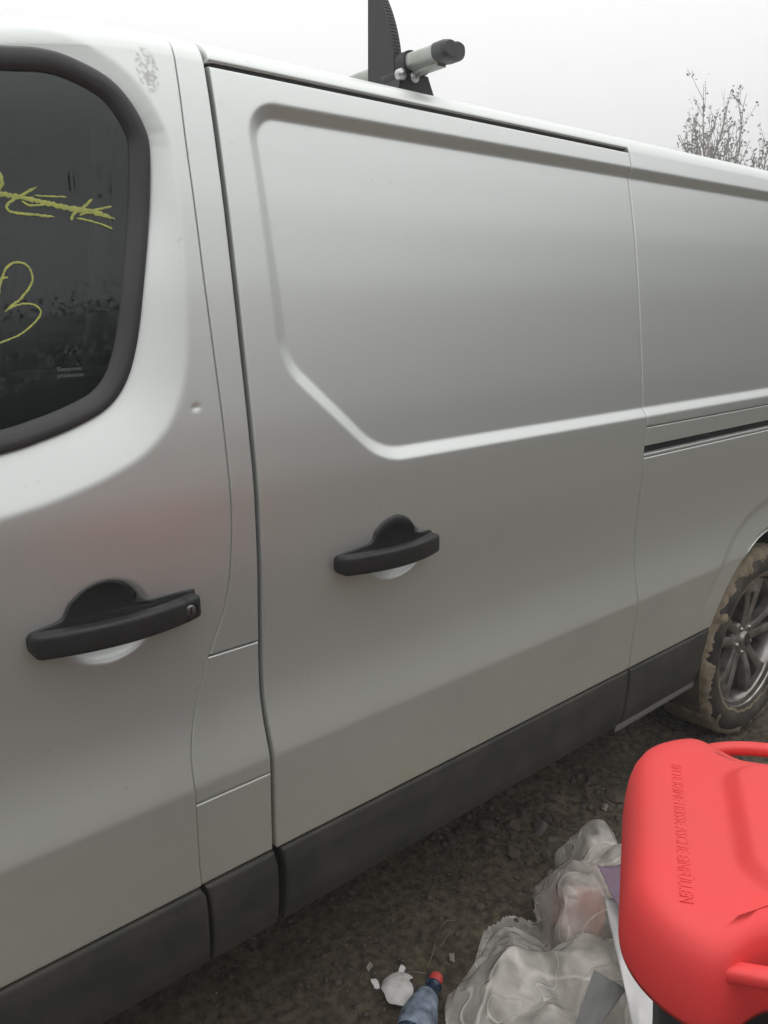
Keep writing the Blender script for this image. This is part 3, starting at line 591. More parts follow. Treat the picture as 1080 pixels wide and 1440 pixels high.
# ---- cabin inside
rbox('bulkhead', (.60, .15, .36), (.612, 1.79, 1.79), CABIN, van, 0)
rbox('cab_floor', (-.9, .10, .40), (.60, 1.84, .44), CABIN, van, 0)
rbox('cab_lining', (-.02, .17, 1.795), (.60, 1.77, 1.805), mat('pale_lining', (.20, .20, .19), .9), van, 0)
rbox('inner_door_panel', (-.40, .080, .50), (.55, .135, 1.358), mat('door_card', (.16, .165, .165), .6), van, .012, 3)
rbox('inner_door_panel', (-.40, 1.82, .50), (.58, 1.85, 1.72), CABIN, van, .012, 3)
rbox('dashboard', (-.95, .12, .75), (-.42, 1.82, 1.12), CABIN, van, .05, 3)
tilt = Matrix.Translation((.36, 0, .85)) @ Matrix.Rotation(R(14), 4, 'Y') @ Matrix.Translation((-.36, 0, -.85))
for y0, y1 in ((.24, .72), (.80, 1.28), (1.29, 1.72)):
    rbox('seat_cushion', (-.10, y0, .72), (.40, y1, .90), CLOTHM, van, .05, 3)
    rbox('seat_back', (.30, y0+.01, .82), (.43, y1-.01, 1.42), CLOTHM, van, .05, 3, tilt)
    rbox('head_rest', (.31, (y0+y1)/2-.13, 1.44), (.41, (y0+y1)/2+.13, 1.64), CLOTHM, van, .04, 3, tilt)
V, F = tube_np([(.50, .155, 1.70), (.47, .16, 1.45), (.44, .20, 1.25), (.40, .30, 1.0)], .016, 6); V = [(x, .8*(y-.16)*.25+.155 if False else y, z) for x, y, z in V]; obj_np('seat_belt', V, F, mat('belt_webbing', (.09, .09, .09), .8), van)
# ---- door handles
def handle(door, x0, x1, zc, cap_x, H, lock):
    cx, cz, rx, rz_ = H; S_ = lambda x, z: float(base(z))
    # moulded base: flat stadium plus a dished dome above the grip
    th = np.linspace(0, 2*np.pi, 120, endpoint=False); outl = []
    hb = .0165
    up_pts = [(x0, zc), (x0+.001, zc+.010), (x0+.010, zc+hb), (cx-.068, zc+.024), (cx-.052, zc+.046), (cx-.026, zc+.062), (cx+.004, zc+.066), (cx+.030, zc+.055), (cx+.046, zc+.035), (cx+.054, zc+.022), (x1-.010, zc+.021), (x1-.001, zc+.014), (x1, zc),
              (x1-.002, zc-.012), (x1-.012, zc-.017), (cx+.05, zc-.016), (cx, zc-.016), (cx-.06, zc-.016), (x0+.012, zc-.016), (x0+.002, zc-.010)]
    O = catmull(up_pts, 140, True); c0 = np.array([cx, zc+.008]); rr = np.array([0, .15, .3, .45, .6, .72, .82, .9, .95, .98, 1.0, 1.0]); Vv = []
    for k, r in enumerate(rr):
        P = c0+(O-c0)*r; q = ((P[:, 0]-cx)/(rx*.86))**2+((P[:, 1]-cz)/(rz_*.98))**2
        y = base(P[:, 1])-.0042*(1-smoothstep(.94, 1.0, r) if k < len(rr)-1 else 0)+.022*np.clip(1-q, 0, 1)**.8
        if k == len(rr)-1: y = base(P[:, 1])+.004
        Vv.append(np.stack([P[:, 0], y, P[:, 1]], -1))
    i = np.arange(len(rr)*140).reshape(len(rr), 140); j = np.roll(i, -1, 1)
    obj_np('handle_base', np.array(Vv), np.stack([i[:-1], j[:-1], j[1:], i[1:]], -1).reshape(-1, 4), BASE_LIT, door)
    # grip: bowed bar, rounded-rectangle section
    n = 60; sec = 28; Vv = []; u = np.linspace(0, 1, n)
    for t in u:
        x = x0+.001+(x1-x0-.002)*t; e = min(1, math.sqrt(max(0, 1-(1-min(t, 1-t)/.035)**2))) if min(t, 1-t) < .035 else 1
        bow = math.sin(math.pi*t)**.8; y = -.014-.030*bow; hh = (.0170+.0015*bow)*(.55+.45*e); dd = (.0115+.001*bow)*(.5+.5*e); yo = y+(1-e)*.006
        zc2 = zc-.001+.002*math.sin(math.pi*t)
        for k in range(sec):
            a = 2*math.pi*k/sec; ca, sa = math.cos(a), math.sin(a); p = .38
            back = 0.012*(1-bow) if ca > 0 else 0
            Vv.append((x, float(base(zc))+yo+(dd+back)*np.sign(ca)*abs(ca)**p, zc2+hh*np.sign(sa)*abs(sa)**p*(1 if ca > 0 else 1)))
    F = [[k*sec+q, k*sec+(q+1) % sec, (k+1)*sec+(q+1) % sec, (k+1)*sec+q] for k in range(n-1) for q in range(sec)]+[list(range(sec))[::-1], [(n-1)*sec+q for q in range(sec)]]
    auto_sharp(obj_np('door_handle', Vv, F, BLACK, door), 60)
    # joint line of the fixed end piece
    t = (cap_x-x0)/(x1-x0); bow = math.sin(math.pi*t)**.8; Vv = []
    for dx in (-.0008, .0008):
        for k in range(sec):
            a = 2*math.pi*k/sec; ca, sa = math.cos(a), math.sin(a); p = .38
            Vv.append((cap_x+dx, float(base(zc))-.014-.030*bow+(.0118+.001*bow)*np.sign(ca)*abs(ca)**p, zc+(.0173+.0015*bow)*np.sign(sa)*abs(sa)**p))
    obj_np('handle_joint', Vv, [[q, (q+1) % sec, sec+(q+1) % sec, sec+q] for q in range(sec)], RUBBER, door)
    if lock:
        lx = x1-.028; t = (lx-x0)/(x1-x0); bow = math.sin(math.pi*t)**.8; yf = float(base(zc))-.014-.030*bow-.0125-.001*bow
        V, F = lathe_np([(.0135, .004), (.0135, -.0012), (.0125, -.002), (.0105, -.001), (.0100, .002)], 32, center=(lx, yf, zc+.001)); obj_np('lock_surround', V, F, RUBBER, door)
        V, F = lathe_np([(.0003, -.0010), (.0085, -.0010), (.0095, .0), (.0098, .003)], 28, center=(lx, yf, zc+.001)); obj_np('lock_cylinder', V, F, CHROME, door)
        rbox('key_slot', (lx-.001, yf-.0016, zc-.004), (lx+.001, yf-.0008, zc+.006), RUBBER, door, 0)
handle(fd, .264, .518, .997, .486, HF, True)
handle(sd, .787, 1.027, .996, .832, HS, False)

# ------------------------------------------------------------------ roof bar with its load stop
BX = 1.165; BZ = 1.905
rb = tag(empty('roof_bar', (BX, .97, float(np.interp(.24, roof[:, 0], roof[:, 1])))), 'aluminium roof bar with black load stop standing across the van roof', 'roof bar')
def yz_sec(pts, y0, y1, name, m, ny=2, taper=None):
    P = np.array(pts); n = len(P); ys = np.linspace(y0, y1, ny); V = []
    for k, y in enumerate(ys):
        s = 1 if taper is None else taper(k/(ny-1)); c = P.mean(0)
        q = c+(P-c)*s; V += [(BX+a, y, BZ+b) for a, b in q]
    F = [[k*n+q, k*n+(q+1) % n, (k+1)*n+(q+1) % n, (k+1)*n+q] for k in range(ny-1) for q in range(n)]+[list(range(n))[::-1], [(ny-1)*n+q for q in range(n)]]
    return auto_sharp(obj_np(name, V, F, m, rb), 40)
oval = [(.030*np.sign(math.cos(a))*abs(math.cos(a))**.75, .0165*np.sign(math.sin(a))*abs(math.sin(a))**.6) for a in np.linspace(0, 2*math.pi, 32, endpoint=False)]
oval = [(x, z-(.004 if abs(x) < .006 and z > 0 else 0)) for x, z in oval]
yz_sec(oval, .118, 2*YC-.118, 'cross_bar', ALU)
rbox('bar_channel', (BX-.012, .125, BZ-.022), (BX+.012, 2*YC-.125, BZ-.0145), ALU, rb, .002)
capo = [(1.05*x, 1.06*z) for x, z in oval]
for y0, y1 in ((.088, .122), (2*YC-.122, 2*YC-.088)):
    yz_sec(capo, y0, y1, 'end_cap', CAPM, 7, lambda t, f=(y0 < 1): (.80+.20*min(1, (t if f else 1-t)/.35)**.5))
for sgn, yf in ((1, .232), (-1, 2*YC-.232)):
    zr = float(np.interp(yf if yf < YC else 2*YC-yf, roof[:, 0], roof[:, 1]))
    rbox('bar_foot', (BX-.040, yf-.030, BZ-.032), (BX+.040, yf+.030, BZ-.016), BLACK, rb, .004)
    bm = bmesh.new(); q = [(-.045, zr-.012), (.058, zr-.014), (.036, BZ-.018), (-.036, BZ-.018)]
    vv = [[bm.verts.new((BX+a, yf+s*.034, b)) for a, b in q] for s in (-1, 1)]
    bm.faces.new(vv[0]); bm.faces.new(vv[1][::-1])
    for k in range(4): bm.faces.new((vv[0][k], vv[0][(k+1) % 4], vv[1][(k+1) % 4], vv[1][k]))
    bmesh.ops.recalc_face_normals(bm, faces=bm.faces); bmesh.ops.bevel(bm, geom=bm.edges[:], offset=.004, segments=2, affect='EDGES'); auto_sharp(bm_obj('bar_foot', bm, BLACK, rb))
    band = [(1.14*x, 1.30*z) for x, z in oval]
    yz_sec(band, yf-.036, yf+.004, 'clamp_band', BLACK)
    for dx in (-.024, .010):
        V, F = lathe_np([(.0005, -.0050), (.0055, -.0050), (.0065, -.002), (.0105, -.001), (.011, .002), (.011, .010)], 18, center=(BX+dx-.016, yf-.038, BZ-.026)); obj_np('clamp_bolt', V, F, STEEL, rb)
    # upright load stop: a fin, straight inner side, curved ribbed outer side
    def fin(name, m, wid, grow=0):
        q = np.linspace(0, 1, 24); H_ = .185; out_ = [( -.060*(1-t**2.2)-.004, t*H_) for t in q]; inn = [(.020-.006*t, t*H_) for t in q[::-1]]
        P = np.array(out_+inn); bm = bmesh.new(); rows = []
        for s in (-1, 1): rows.append([bm.verts.new((BX-.024+s*wid, yf+.055+sgn*a, BZ-.030+b)) for a, b in P])
        n = len(P); bm.faces.new(rows[0]); bm.faces.new(rows[1][::-1])
        for k in range(n): bm.faces.new((rows[0][k], rows[0][(k+1) % n], rows[1][(k+1) % n], rows[1][k]))
        bmesh.ops.recalc_face_normals(bm, faces=bm.faces)
        return auto_sharp(bm_obj(name, bm, m, rb))
    fin('load_stop', BLACK, .011)
    for k in range(20):
        t = .24+.036*k; a = -.060*(1-t**2.2)-.004; rbox('grip_rib', (BX-.032, yf+.055+sgn*a-.0012, BZ-.030+t*.185-.0012), (BX-.016, yf+.055+sgn*a+.0012, BZ-.030+t*.185+.0012), BLACK, rb, .001, 1)

# ------------------------------------------------------------------ red wheelie bin
tB = np.array([-.844, -.536]); dB = np.array([.536, -.844]); oB = np.array([.661, -.738]) + tB*(-.025)
BM = Matrix(((tB[0], dB[0], 0, oB[0]), (tB[1], dB[1], 0, oB[1]), (0, 0, 1, 0), (0, 0, 0, 1)))      # u: along the front edge, v: towards the hinge
bn = empty('wheelie_bin', (float((oB+dB*.22)[0]), float((oB+dB*.22)[1]), 0)); tag(bn, 'wheelie bin with bright red lettered lid, standing beside the plastic bags', 'bin')
def B(V): V = np.asarray(V, float).reshape(-1, 3); return np.stack([oB[0]+tB[0]*V[:, 0]+dB[0]*V[:, 1], oB[1]+tB[1]*V[:, 0]+dB[1]*V[:, 1], V[:, 2]], -1)
LW, LV0, LV1, LZ = .191, -.052, .50, .925
def rrect(hw, v0, v1, rf, rb_, n=20):
    P = []
    for cx, cy_, r, a0 in ((hw-rf, v0+rf, rf, -90), (hw-rb_, v1-rb_, rb_, 0), (-hw+rb_, v1-rb_, rb_, 90), (-hw+rf, v0+rf, rf, 180)):
        for a in np.linspace(R(a0), R(a0+90), n): P.append((cx+r*math.cos(a), cy_+r*math.sin(a)))
    return np.array(P)
rings = []; NP = 240
def resamp(P, n):
    P = np.vstack([P, P[:1]]); q = np.r_[0, np.cumsum(np.linalg.norm(np.diff(P, axis=0), axis=1))]; t = np.linspace(0, q[-1], n, endpoint=False)
    return np.stack([np.interp(t, q, P[:, k]) for k in (0, 1)], -1)
def scoop(P): P = P.copy(); P[:, 0] *= 1-.235*smoothstep(.020, .078, P[:, 1])*smoothstep(.280, .232, P[:, 1])*smoothstep(.05, .12, np.abs(P[:, 0])); return P
def ring(ins, z, rf=None):
    rf = max(.012, .098-ins) if rf is None else rf; rings.append(np.c_[scoop(resamp(rrect(LW-ins, LV0+ins, LV1-ins, rf, max(.01, .04-ins)), NP)), np.full(NP, z)])
for ins, z in ((.004, LZ-.078), (.0, LZ-.080), (-.001, LZ-.074), (.0005, LZ-.052), (.003, LZ-.034), (.007, LZ-.020), (.013, LZ-.0095), (.021, LZ-.0035), (.032, LZ-.0007), (.044, LZ)): ring(ins, z)
Lr = np.array(rings)
nR = 70
last = Lr[-1]; cL = np.array([0, (LV0+LV1)/2])
inner = []
for k in range(1, nR+1):
    s = 1-k/nR; P = cL+(last[:, :2]-cL)*s
    hgt = .014*smoothstep(.0, .022, -(sdf_poly(P[:, 0], P[:, 1], inset_convex([(-.112, .044), (.112, .044), (.118, .44), (-.118, .44)], .05))-.05))
    hgt -= .004*smoothstep(.035, .075, -(sdf_poly(P[:, 0], P[:, 1], inset_convex([(-.112, .044), (.112, .044), (.118, .44), (-.118, .44)], .05))-.05))
    inner.append(np.c_[P, LZ+hgt+.003*(1-(P[:, 0]/LW)**2)*smoothstep(1, .7, s)])
Lr = np.concatenate([Lr, np.array(inner)]); nr = len(Lr); i = np.arange(nr*NP).reshape(nr, NP); j = np.roll(i, -1, 1)
lid = obj_np('lid', B(Lr.reshape(-1, 3)), np.stack([i[:-1], j[:-1], j[1:], i[1:]], -1).reshape(-1, 4), RED, bn)
# scooped side handles
for sgn in (-1, 1):
    pts = [(sgn*(LW-.062), -.020, LZ-.050), (sgn*(LW-.030), .012, LZ-.034), (sgn*(LW-.015), .048, LZ-.021), (sgn*(LW-.010), .10, LZ-.014), (sgn*(LW-.010), .19, LZ-.015), (sgn*(LW-.013), .245, LZ-.018), (sgn*(LW-.022), .272, LZ-.025), (sgn*(LW-.040), .298, LZ-.034)]
    P = catmull(pts, 40); V = []; 
    for k in range(40):
        t = P[min(k+1, 39)]-P[max(k-1, 0)]; t /= np.linalg.norm(t); n_ = np.array([t[1], -t[0], 0]); n_ /= np.linalg.norm(n_)
        for a in np.linspace(0, 2*np.pi, 14, endpoint=False):
            ca, sa = math.cos(a), math.sin(a); V.append(P[k]+n_*.0085*np.sign(ca)*abs(ca)**.6+np.array([0, 0, 1])*.0070*np.sign(sa)*abs(sa)**.6)
    F = np.array([[k*14+q, k*14+(q+1) % 14, (k+1)*14+(q+1) % 14, (k+1)*14+q] for k in range(39) for q in range(14)])
    obj_np('lid_handle', B(V), F, RED, bn)
text_mesh('moulded_lettering', 'BITTE KEINE HEISSE ASCHE EINFÜLLEN', .0165, RED, lid, BM @ Matrix.Translation((.018, .001, LZ+.0003)), extrude=.0004, sx=.80)
# body below the lid
bodyr = []
for z, s in ((.05, .80), (.055, .83), (.40, .91), (.78, .985), (.835, .99), (.836, 1.03), (.865, 1.03)):
    q = rrect(.136*s, .21-.225*s, .21+.215*s, .05, .03); bodyr.append(np.c_[q, np.full(80, z)])
bodyr.insert(0, np.c_[np.zeros(80), np.full(80, .21), np.full(80, .05)])
bodyr = np.array(bodyr); nr = len(bodyr); i = np.arange(nr*80).reshape(nr, 80); j = np.roll(i, -1, 1)
obj_np('bin_body', B(bodyr.reshape(-1, 3)), np.stack([i[:-1], j[:-1], j[1:], i[1:]], -1).reshape(-1, 4), BODYG, bn)
for sgn in (-1, 1):
    V, F = lathe_np([(.001, -.022), (.085, -.022), (.098, -.016), (.100, 0), (.098, .016), (.085, .022), (.001, .022)], 40, 'X', (sgn*.150, .40, .098)); obj_np('bin_wheel', B(V), F, RUBBER, bn)
V, F = tube_np([(-.185, .40, .098), (.185, .40, .098)], .010, 10); obj_np('axle', B(V), F, STEEL, bn)
V, F = tube_np([(-.16, .46, .86), (-.15, .52, .88), (.15, .52, .88), (.16, .46, .86)], .014, 10); obj_np('push_handle', B(V), F, BODYG, bn)

# ------------------------------------------------------------------ rubbish on the ground
gz = lambda x, y: float(ground_h(np.array([x]), np.array([y]))[0])
def crumple(name, loc, size, m, seed, planes=60, rough=.22, rz_=0, parent=None, ndet=5, flat=.0):
    rg = np.random.default_rng(seed); bm = bmesh.new(); bmesh.ops.create_icosphere(bm, subdivisions=6, radius=1.0)
    D = np.array([v.co[:] for v in bm.verts]); nrm = rg.normal(size=(planes, 3)); nrm /= np.linalg.norm(nrm, axis=1)[:, None]; dd = 1-rough*rg.random(planes)
    dot = D@nrm.T; rr = np.where(dot > .15, dd/np.maximum(dot, .15), 9.0); k = 26.0; r = -np.log(np.exp(-k*rr).sum(1))/k
    # creases: ridged folds running over the facets
    for o in range(ndet):
        f = rg.normal(size=3); f /= np.linalg.norm(f); g = rg.normal(size=3); ph = rg.random()*6
        a = D@f*(4+3*o)+1.1*np.sin(D@g*3.1+ph)+ph; r = r-(.060/(1+.55*o))*np.abs(np.sin(a))**.55*(.4+.6*(np.sin(D@g*2.3+ph*2) > -.2))
    co = D*r[:, None]*np.array(size); c, s = math.cos(rz_), math.sin(rz_); co = np.stack([co[:, 0]*c-co[:, 1]*s, co[:, 0]*s+co[:, 1]*c, co[:, 2]], -1)
    lowz = -size[2]*.62; co[:, 2] = np.where(co[:, 2] < lowz, lowz+(co[:, 2]-lowz)*.06, co[:, 2]); mn = co[:, 2].min()
    co += np.array(loc)-np.array([0, 0, mn]); F = np.array([[v.index for v in f.verts] for f in bm.faces]); bm.free()
    return obj_np(name, co, F, m, parent)
def drape(name, cen, L, W_, lumps, m, seed, parent, n=100, comp=.80, rot=0.0, steps=170):      # thin film let fall over what is in the bag
    rg = np.random.default_rng(seed); facets = [[(2*math.pi*(q+.6*rg.random())/5, .8+.4*rg.random()) for q in range(5)] for _ in lumps]; tops = rg.uniform(-1, 1, (len(lumps), 2)); nj = n; ni = max(20, int(n*W_/L)); h = L/(nj-1)
    U, Vv = np.meshgrid(np.linspace(-L/2, L/2, nj), np.linspace(-W_/2, W_/2, ni)); c, s_ = math.cos(rot), math.sin(rot)
    def Hf(x, y):
        z = ground_h(x, y)+.004
        for k, (lx, ly, rx, ry_, lz) in enumerate(lumps):      # angular lumps: the film tents over their corners
            q = np.max([((x-lx)/rx*math.cos(b)+(y-ly)/ry_*math.sin(b))*f for b, f in facets[k]], axis=0); z = np.maximum(z, lz*np.minimum(np.clip(1.35*(1-q), 0, 2), 1-.22*((x-lx)/rx*tops[k][0]+(y-ly)/ry_*tops[k][1])))
        return z
    wob = 1+.10*vnoise2(U, Vv, 7, seed, 2); x = cen[0]+(U*c-Vv*s_)*comp*wob; y = cen[1]+(U*s_+Vv*c)*comp*wob
    P = np.stack([x, y, Hf(x, y)+.03+.05*rg.random(x.shape)+.05*vnoise2(U, Vv, 9, seed+3, 2)], -1); Q = P.copy()
    def fix(A, B, rest, k):
        d = B-A; l = np.linalg.norm(d, axis=-1, keepdims=True); g = d*(.5*k*(1-rest/np.maximum(l, 1e-6))); A += g; B -= g
    for st in range(steps):
        v = (P-Q)*.93; Q = P.copy(); P = P+v+np.array([0, 0, -.00042])
        for it in range(5):
            for o in (0, 1):
                fix(P[:, o:-1:2], P[:, o+1::2], h, 1.0); fix(P[o:-1:2], P[o+1::2], h, 1.0)
            for a, b in ((P[:-1, :-1], P[1:, 1:]), (P[:-1, 1:], P[1:, :-1])):
                d = b-a; l = np.linalg.norm(d, axis=-1, keepdims=True); g = d*(.18*(1-h*1.4142/np.maximum(l, 1e-6))); a += g; b -= g
            for a, b in ((P[:, :-2], P[:, 2:]), (P[:-2], P[2:])):
                d = b-a; l = np.linalg.norm(d, axis=-1, keepdims=True); g = d*(.05*(1-2*h/np.maximum(l, 1e-6))); a += g; b -= g
            hz_ = Hf(P[..., 0], P[..., 1]); hit = P[..., 2] < hz_; P[..., 2] = np.where(hit, hz_, P[..., 2])
        P[..., :2] = np.where(hit[..., None], P[..., :2]*.5+Q[..., :2]*.5, P[..., :2])
    for _ in range(5):
        A = np.pad(P, ((1, 1), (1, 1), (0, 0)), mode='edge'); P = .5*P+.125*(A[:-2, 1:-1]+A[2:, 1:-1]+A[1:-1, :-2]+A[1:-1, 2:])
    rd = lambda q: np.clip(1-np.abs(q)/.16, 0, 1)**1.5; cr = rd(vnoise2(U, Vv*.55, 8, seed+9, 2))+.7*rd(vnoise2(U*.6+Vv*.3, Vv*.8-U*.6, 13, seed+19, 2)); P[..., 2] += .0085*cr
    un, vn = np.abs(U)/(L/2), np.abs(Vv)/(W_/2); keep = (un**3.2+vn**3.2)**(1/3.2)+.10*vnoise2(U, Vv, 9, seed+29, 2) < .95
    rr_ = (un**2.6+vn**2.6)**(1/2.6)+.10*vnoise2(U, Vv, 9, seed+31, 2); kk = smoothstep(.66, .92, rr_); P[..., 0] = cen[0]+(P[..., 0]-cen[0])*(1-.17*kk); P[..., 1] = cen[1]+(P[..., 1]-cen[1])*(1-.17*kk)
    P[..., 2] = P[..., 2]*(1-kk)+(ground_h(P[..., 0], P[..., 1])+.003)*kk      # hem tucked under
    Vc, Fc = compact(P.reshape(-1, 3), grid_faces(ni, nj, keep[:-1, :-1] & keep[1:, :-1] & keep[:-1, 1:] & keep[1:, 1:]))
    o = obj_np(name, Vc, Fc, m, parent); return o
lA = [(1.07, -.19, .17, .13, .095), (1.20, -.29, .18, .15, .125), (1.02, -.34, .17, .14, .090)]
lB = [(1.34, -.155, .15, .12, .160), (1.50, -.09, .12, .11, .170), (1.45, -.20, .15, .12, .175)]
bagA = empty('plastic_bag', (1.12, -.28, gz(1.12, -.28))); tag(bagA, 'crumpled milky plastic sheet bag lying beside the blue bottle', 'plastic bag')
drape('bag_film', (1.115, -.245), .74, .60, lA, BAG, 3, bagA, rot=R(20))
for k, (x, y, rx, ry_, z) in enumerate(lA): crumple('bag_filling', (x, y, gz(x, y)+.003), (rx*.6, ry_*.6, z*.48), [PALE, WHITEP, PALE][k], 20+k, 30, .3, .3*k, bagA, 4)
bagB_ = empty('plastic_bag', (1.42, -.14, gz(1.42, -.14))); tag(bagB_, 'clear rubbish bag with pink wrappers inside, leaning behind the milky bag', 'plastic bag')
drape('bag_film', (1.42, -.145), .60, .50, lB, BAG2, 11, bagB_, n=90, comp=.78, rot=R(30))
for k, (x, y, rx, ry_, z) in enumerate(lB): crumple('bag_filling', (x, y, gz(x, y)+.003), (rx*.6, ry_*.6, z*.50), [PINK, WHITEP, WHITEP][k], 40+k, 30, .3, .3*k, bagB_, 4)
def sheet(name, corners, m, seed, amp=.006, n=22, thick=.0012, parent=None, curl=0.0):
    rg = np.random.default_rng(seed); a, b, c, d = [np.array(q, float) for q in corners]; s, t = np.meshgrid(np.linspace(0, 1, n), np.linspace(0, 1, n))
    P = (a[None, None]*((1-s)*(1-t))[..., None]+b*((s)*(1-t))[..., None]+c*(s*t)[..., None]+d*((1-s)*t)[..., None])
    nn = np.cross(b-a, d-a); nn /= np.linalg.norm(nn); h = amp*vnoise2(s*3, t*3, 1.3, seed, 3)+curl*(s-.5)**2*4
    P = P+nn*h[..., None]; V = np.concatenate([P.reshape(-1, 3), (P-nn*thick).reshape(-1, 3)]); F = grid_faces(n, n); F2 = F[:, ::-1]+n*n
    ed = []; q = np.arange(n*n).reshape(n, n)
    for L in (q[0], q[:, -1], q[-1][::-1], q[:, 0][::-1]): ed += [[L[k+1], L[k], L[k]+n*n, L[k+1]+n*n] for k in range(n-1)]
    return obj_np(name, V, np.concatenate([F, F2, np.array(ed)]), m, parent)
tag(sheet('paper_sheet', [(1.07, -.475, .16), (1.16, -.52, .17), (1.35, -.33, .19), (1.27, -.27, .205)], WHITEP, 4, .012), 'plain white paper sheet tucked behind the milky bag', 'paper')
tag(sheet('purple_card', [(1.22, -.36, .215), (1.31, -.40, .22), (1.40, -.27, .235), (1.31, -.22, .225)], PURPLE, 6, .010, curl=.012), 'torn purple card lying on the white paper sheet', 'card')
tag(sheet('grey_card', [(1.00, -.385, .112), (1.005, -.41, .105), (1.16, -.40, .14), (1.13, -.345, .165)], GREYC, 9, .004), 'dark grey sliver of card stuck in the milky bag', 'card')
# bottle lying on its side
def bottle():
    a = Vector((.982, -.052, gz(.98, -.05)+.026)); b = Vector((.80, -.150, gz(.80, -.15)+.040)); ax = (b-a).normalized(); q = ax.to_track_quat('Z', 'Y').to_matrix().to_4x4(); T = Matrix.Translation(a) @ q
    e = empty('drink_bottle', (.89, -.10, gz(.89, -.10))); tag(e, 'blue plastic drink bottle with red cap lying on the dirt', 'bottle')
    def part(name, prof, m, squash=None):
        V, F = lathe_np(prof, 40, 'Z'); V = np.array(V)
        if squash: V[:, 0] *= 1+squash*np.sin(V[:, 2]*60)*.12; V[:, 1] *= 1-squash*np.cos(V[:, 2]*45)*.12
        return obj_np(name, [(T @ Vector(v))[:] for v in V], F, m, e)
    part('bottle_body', [(.0125, .016), (.0125, .022), (.0165, .024), (.0165, .027), (.0130, .029), (.0135, .036), (.019, .050), (.028, .072), (.033, .092), (.0345, .11), (.0335, .13), (.0345, .15), (.0335, .17), (.0345, .19), (.033, .205), (.024, .210), (.001, .204)], BLUE, 1)
    part('bottle_label', [(.0280, .068), (.0315, .080), (.0345, .095), (.0357, .11), (.0350, .128), (.0357, .150), (.0350, .168)], LABELM, 1)
    part('bottle_cap', [(.001, .0), (.0125, .0), (.0145, .0015), (.0150, .004), (.0150, .0155), (.0145, .017), (.0150, .0175), (.0150, .021), (.0130, .0215)], CAPR)
bottle()
# broken foam dish beside the bottle
t1 = np.linspace(0, 1, 30); t2 = np.linspace(0, 1, 48); Q = []
for u in t1:
    for t in t2:
        a = 2*math.pi*t; edge = 1.12+.16*math.sin(a*2+.6)+.05*math.sin(a*7)+(-.42*math.exp(-((a-5.0)/.5)**2)); ph = u*edge; Q.append((math.sin(ph)*math.cos(a)*.060, math.sin(ph)*math.sin(a)*.044, math.cos(ph)*.034))
Q = np.array(Q); tm = np.array((Matrix.Rotation(R(35), 3, 'Z') @ Matrix.Rotation(R(14), 3, 'Y'))); cQ = np.array([.905, -.012, gz(.905, -.01)-.004]); V = np.concatenate([Q@tm.T+cQ, (Q*.92)@tm.T+cQ]); F = grid_faces(30, 48); k0 = 29*48
rim_ = np.array([[k0+k, k0+k+1, 1440+k0+k+1, 1440+k0+k] for k in range(47)])
tag(obj_np('foam_dish', V, np.concatenate([F, F[:, ::-1]+1440, rim_]), FOAM), 'broken white foam dish upturned against the blue bottle', 'foam dish')
# paper scraps
for k, (x, y, s, a, lab) in enumerate([(.947, .025, .017, .3, 'small square white paper scrap beyond the foam dish'), (.874, .028, .020, 1.2, 'torn white paper strip in front of the van sill'), (1.061, -.018, .017, .8, 'cream scrap lying near the milky bag edge'),
                                (.899, .080, .014, .1, 'tiny grey paper scrap in the shade of the sill'), (1.345, -.035, .028, .9, 'folded white scrap against the clear bag'), (1.80, .085, .022, .2, 'pale chip of plastic by the red bin handle')]):
    c, s_ = math.cos(a)*s, math.sin(a)*s; z = gz(x, y)+.006
    o = sheet('paper_scrap', [(x-c*.6+s_*.4, y-s_*.6-c*.4, z), (x+c*.6+s_*.3, y+s_*.6-c*.3, z+.004), (x+c*.5-s_*.4, y+s_*.5+c*.4, z+.009), (x-c*.5-s_*.3, y-s_*.5+c*.3, z+.003)], PALE if k in (2, 3, 5) else WHITEP, 30+k, .006, 8, .0008)
    tag(o, lab, 'paper scrap', 'paper scraps on the dirt')
# single stones large enough to pick out, with the small gravel as one mass
def stone_mesh(seed, sub=2):
    rg = np.random.default_rng(seed); bm = bmesh.new(); bmesh.ops.create_icosphere(bm, subdivisions=sub, radius=1.0); D = np.array([v.co[:] for v in bm.verts])
    nrm = rg.normal(size=(11, 3)); nrm /= np.linalg.norm(nrm, axis=1)[:, None]; dd = .62+.38*rg.random(11); dot = D@nrm.T; rr = np.where(dot > .1, dd/np.maximum(dot, .1), 1.25); r = np.minimum(rr.min(1), 1.2)
    co = D*r[:, None]*np.array([1, .8, .62]); F = np.array([[v.index for v in f.verts] for f in bm.faces]); bm.free(); return co, F
sp_list = [(1.578, .147, .030), (1.518, .20, .026), (1.63, .165, .022), (1.47, .255, .024), (1.68, .12, .018), (1.72, .22, .020), (1.56, .09, .016), (1.60, .235, .017), (1.42, .20, .017), (1.77, .135, .016), (1.87, .10, .026), (2.62, -.10, .035), (2.72, -.02, .030), (2.86, -.08, .045), (2.56, -.18, .028), (2.95, .06, .05), (2.74, -.16, .022), (1.36, .29, .018), (1.66, .33, .022), (1.50, .36, .022), (2.50, -.10, .02), (.945, -.055, .020), (.915, -.075, .016), (1.43, .12, .020), (1.50, .06, .014), (1.65, .05, .015)]
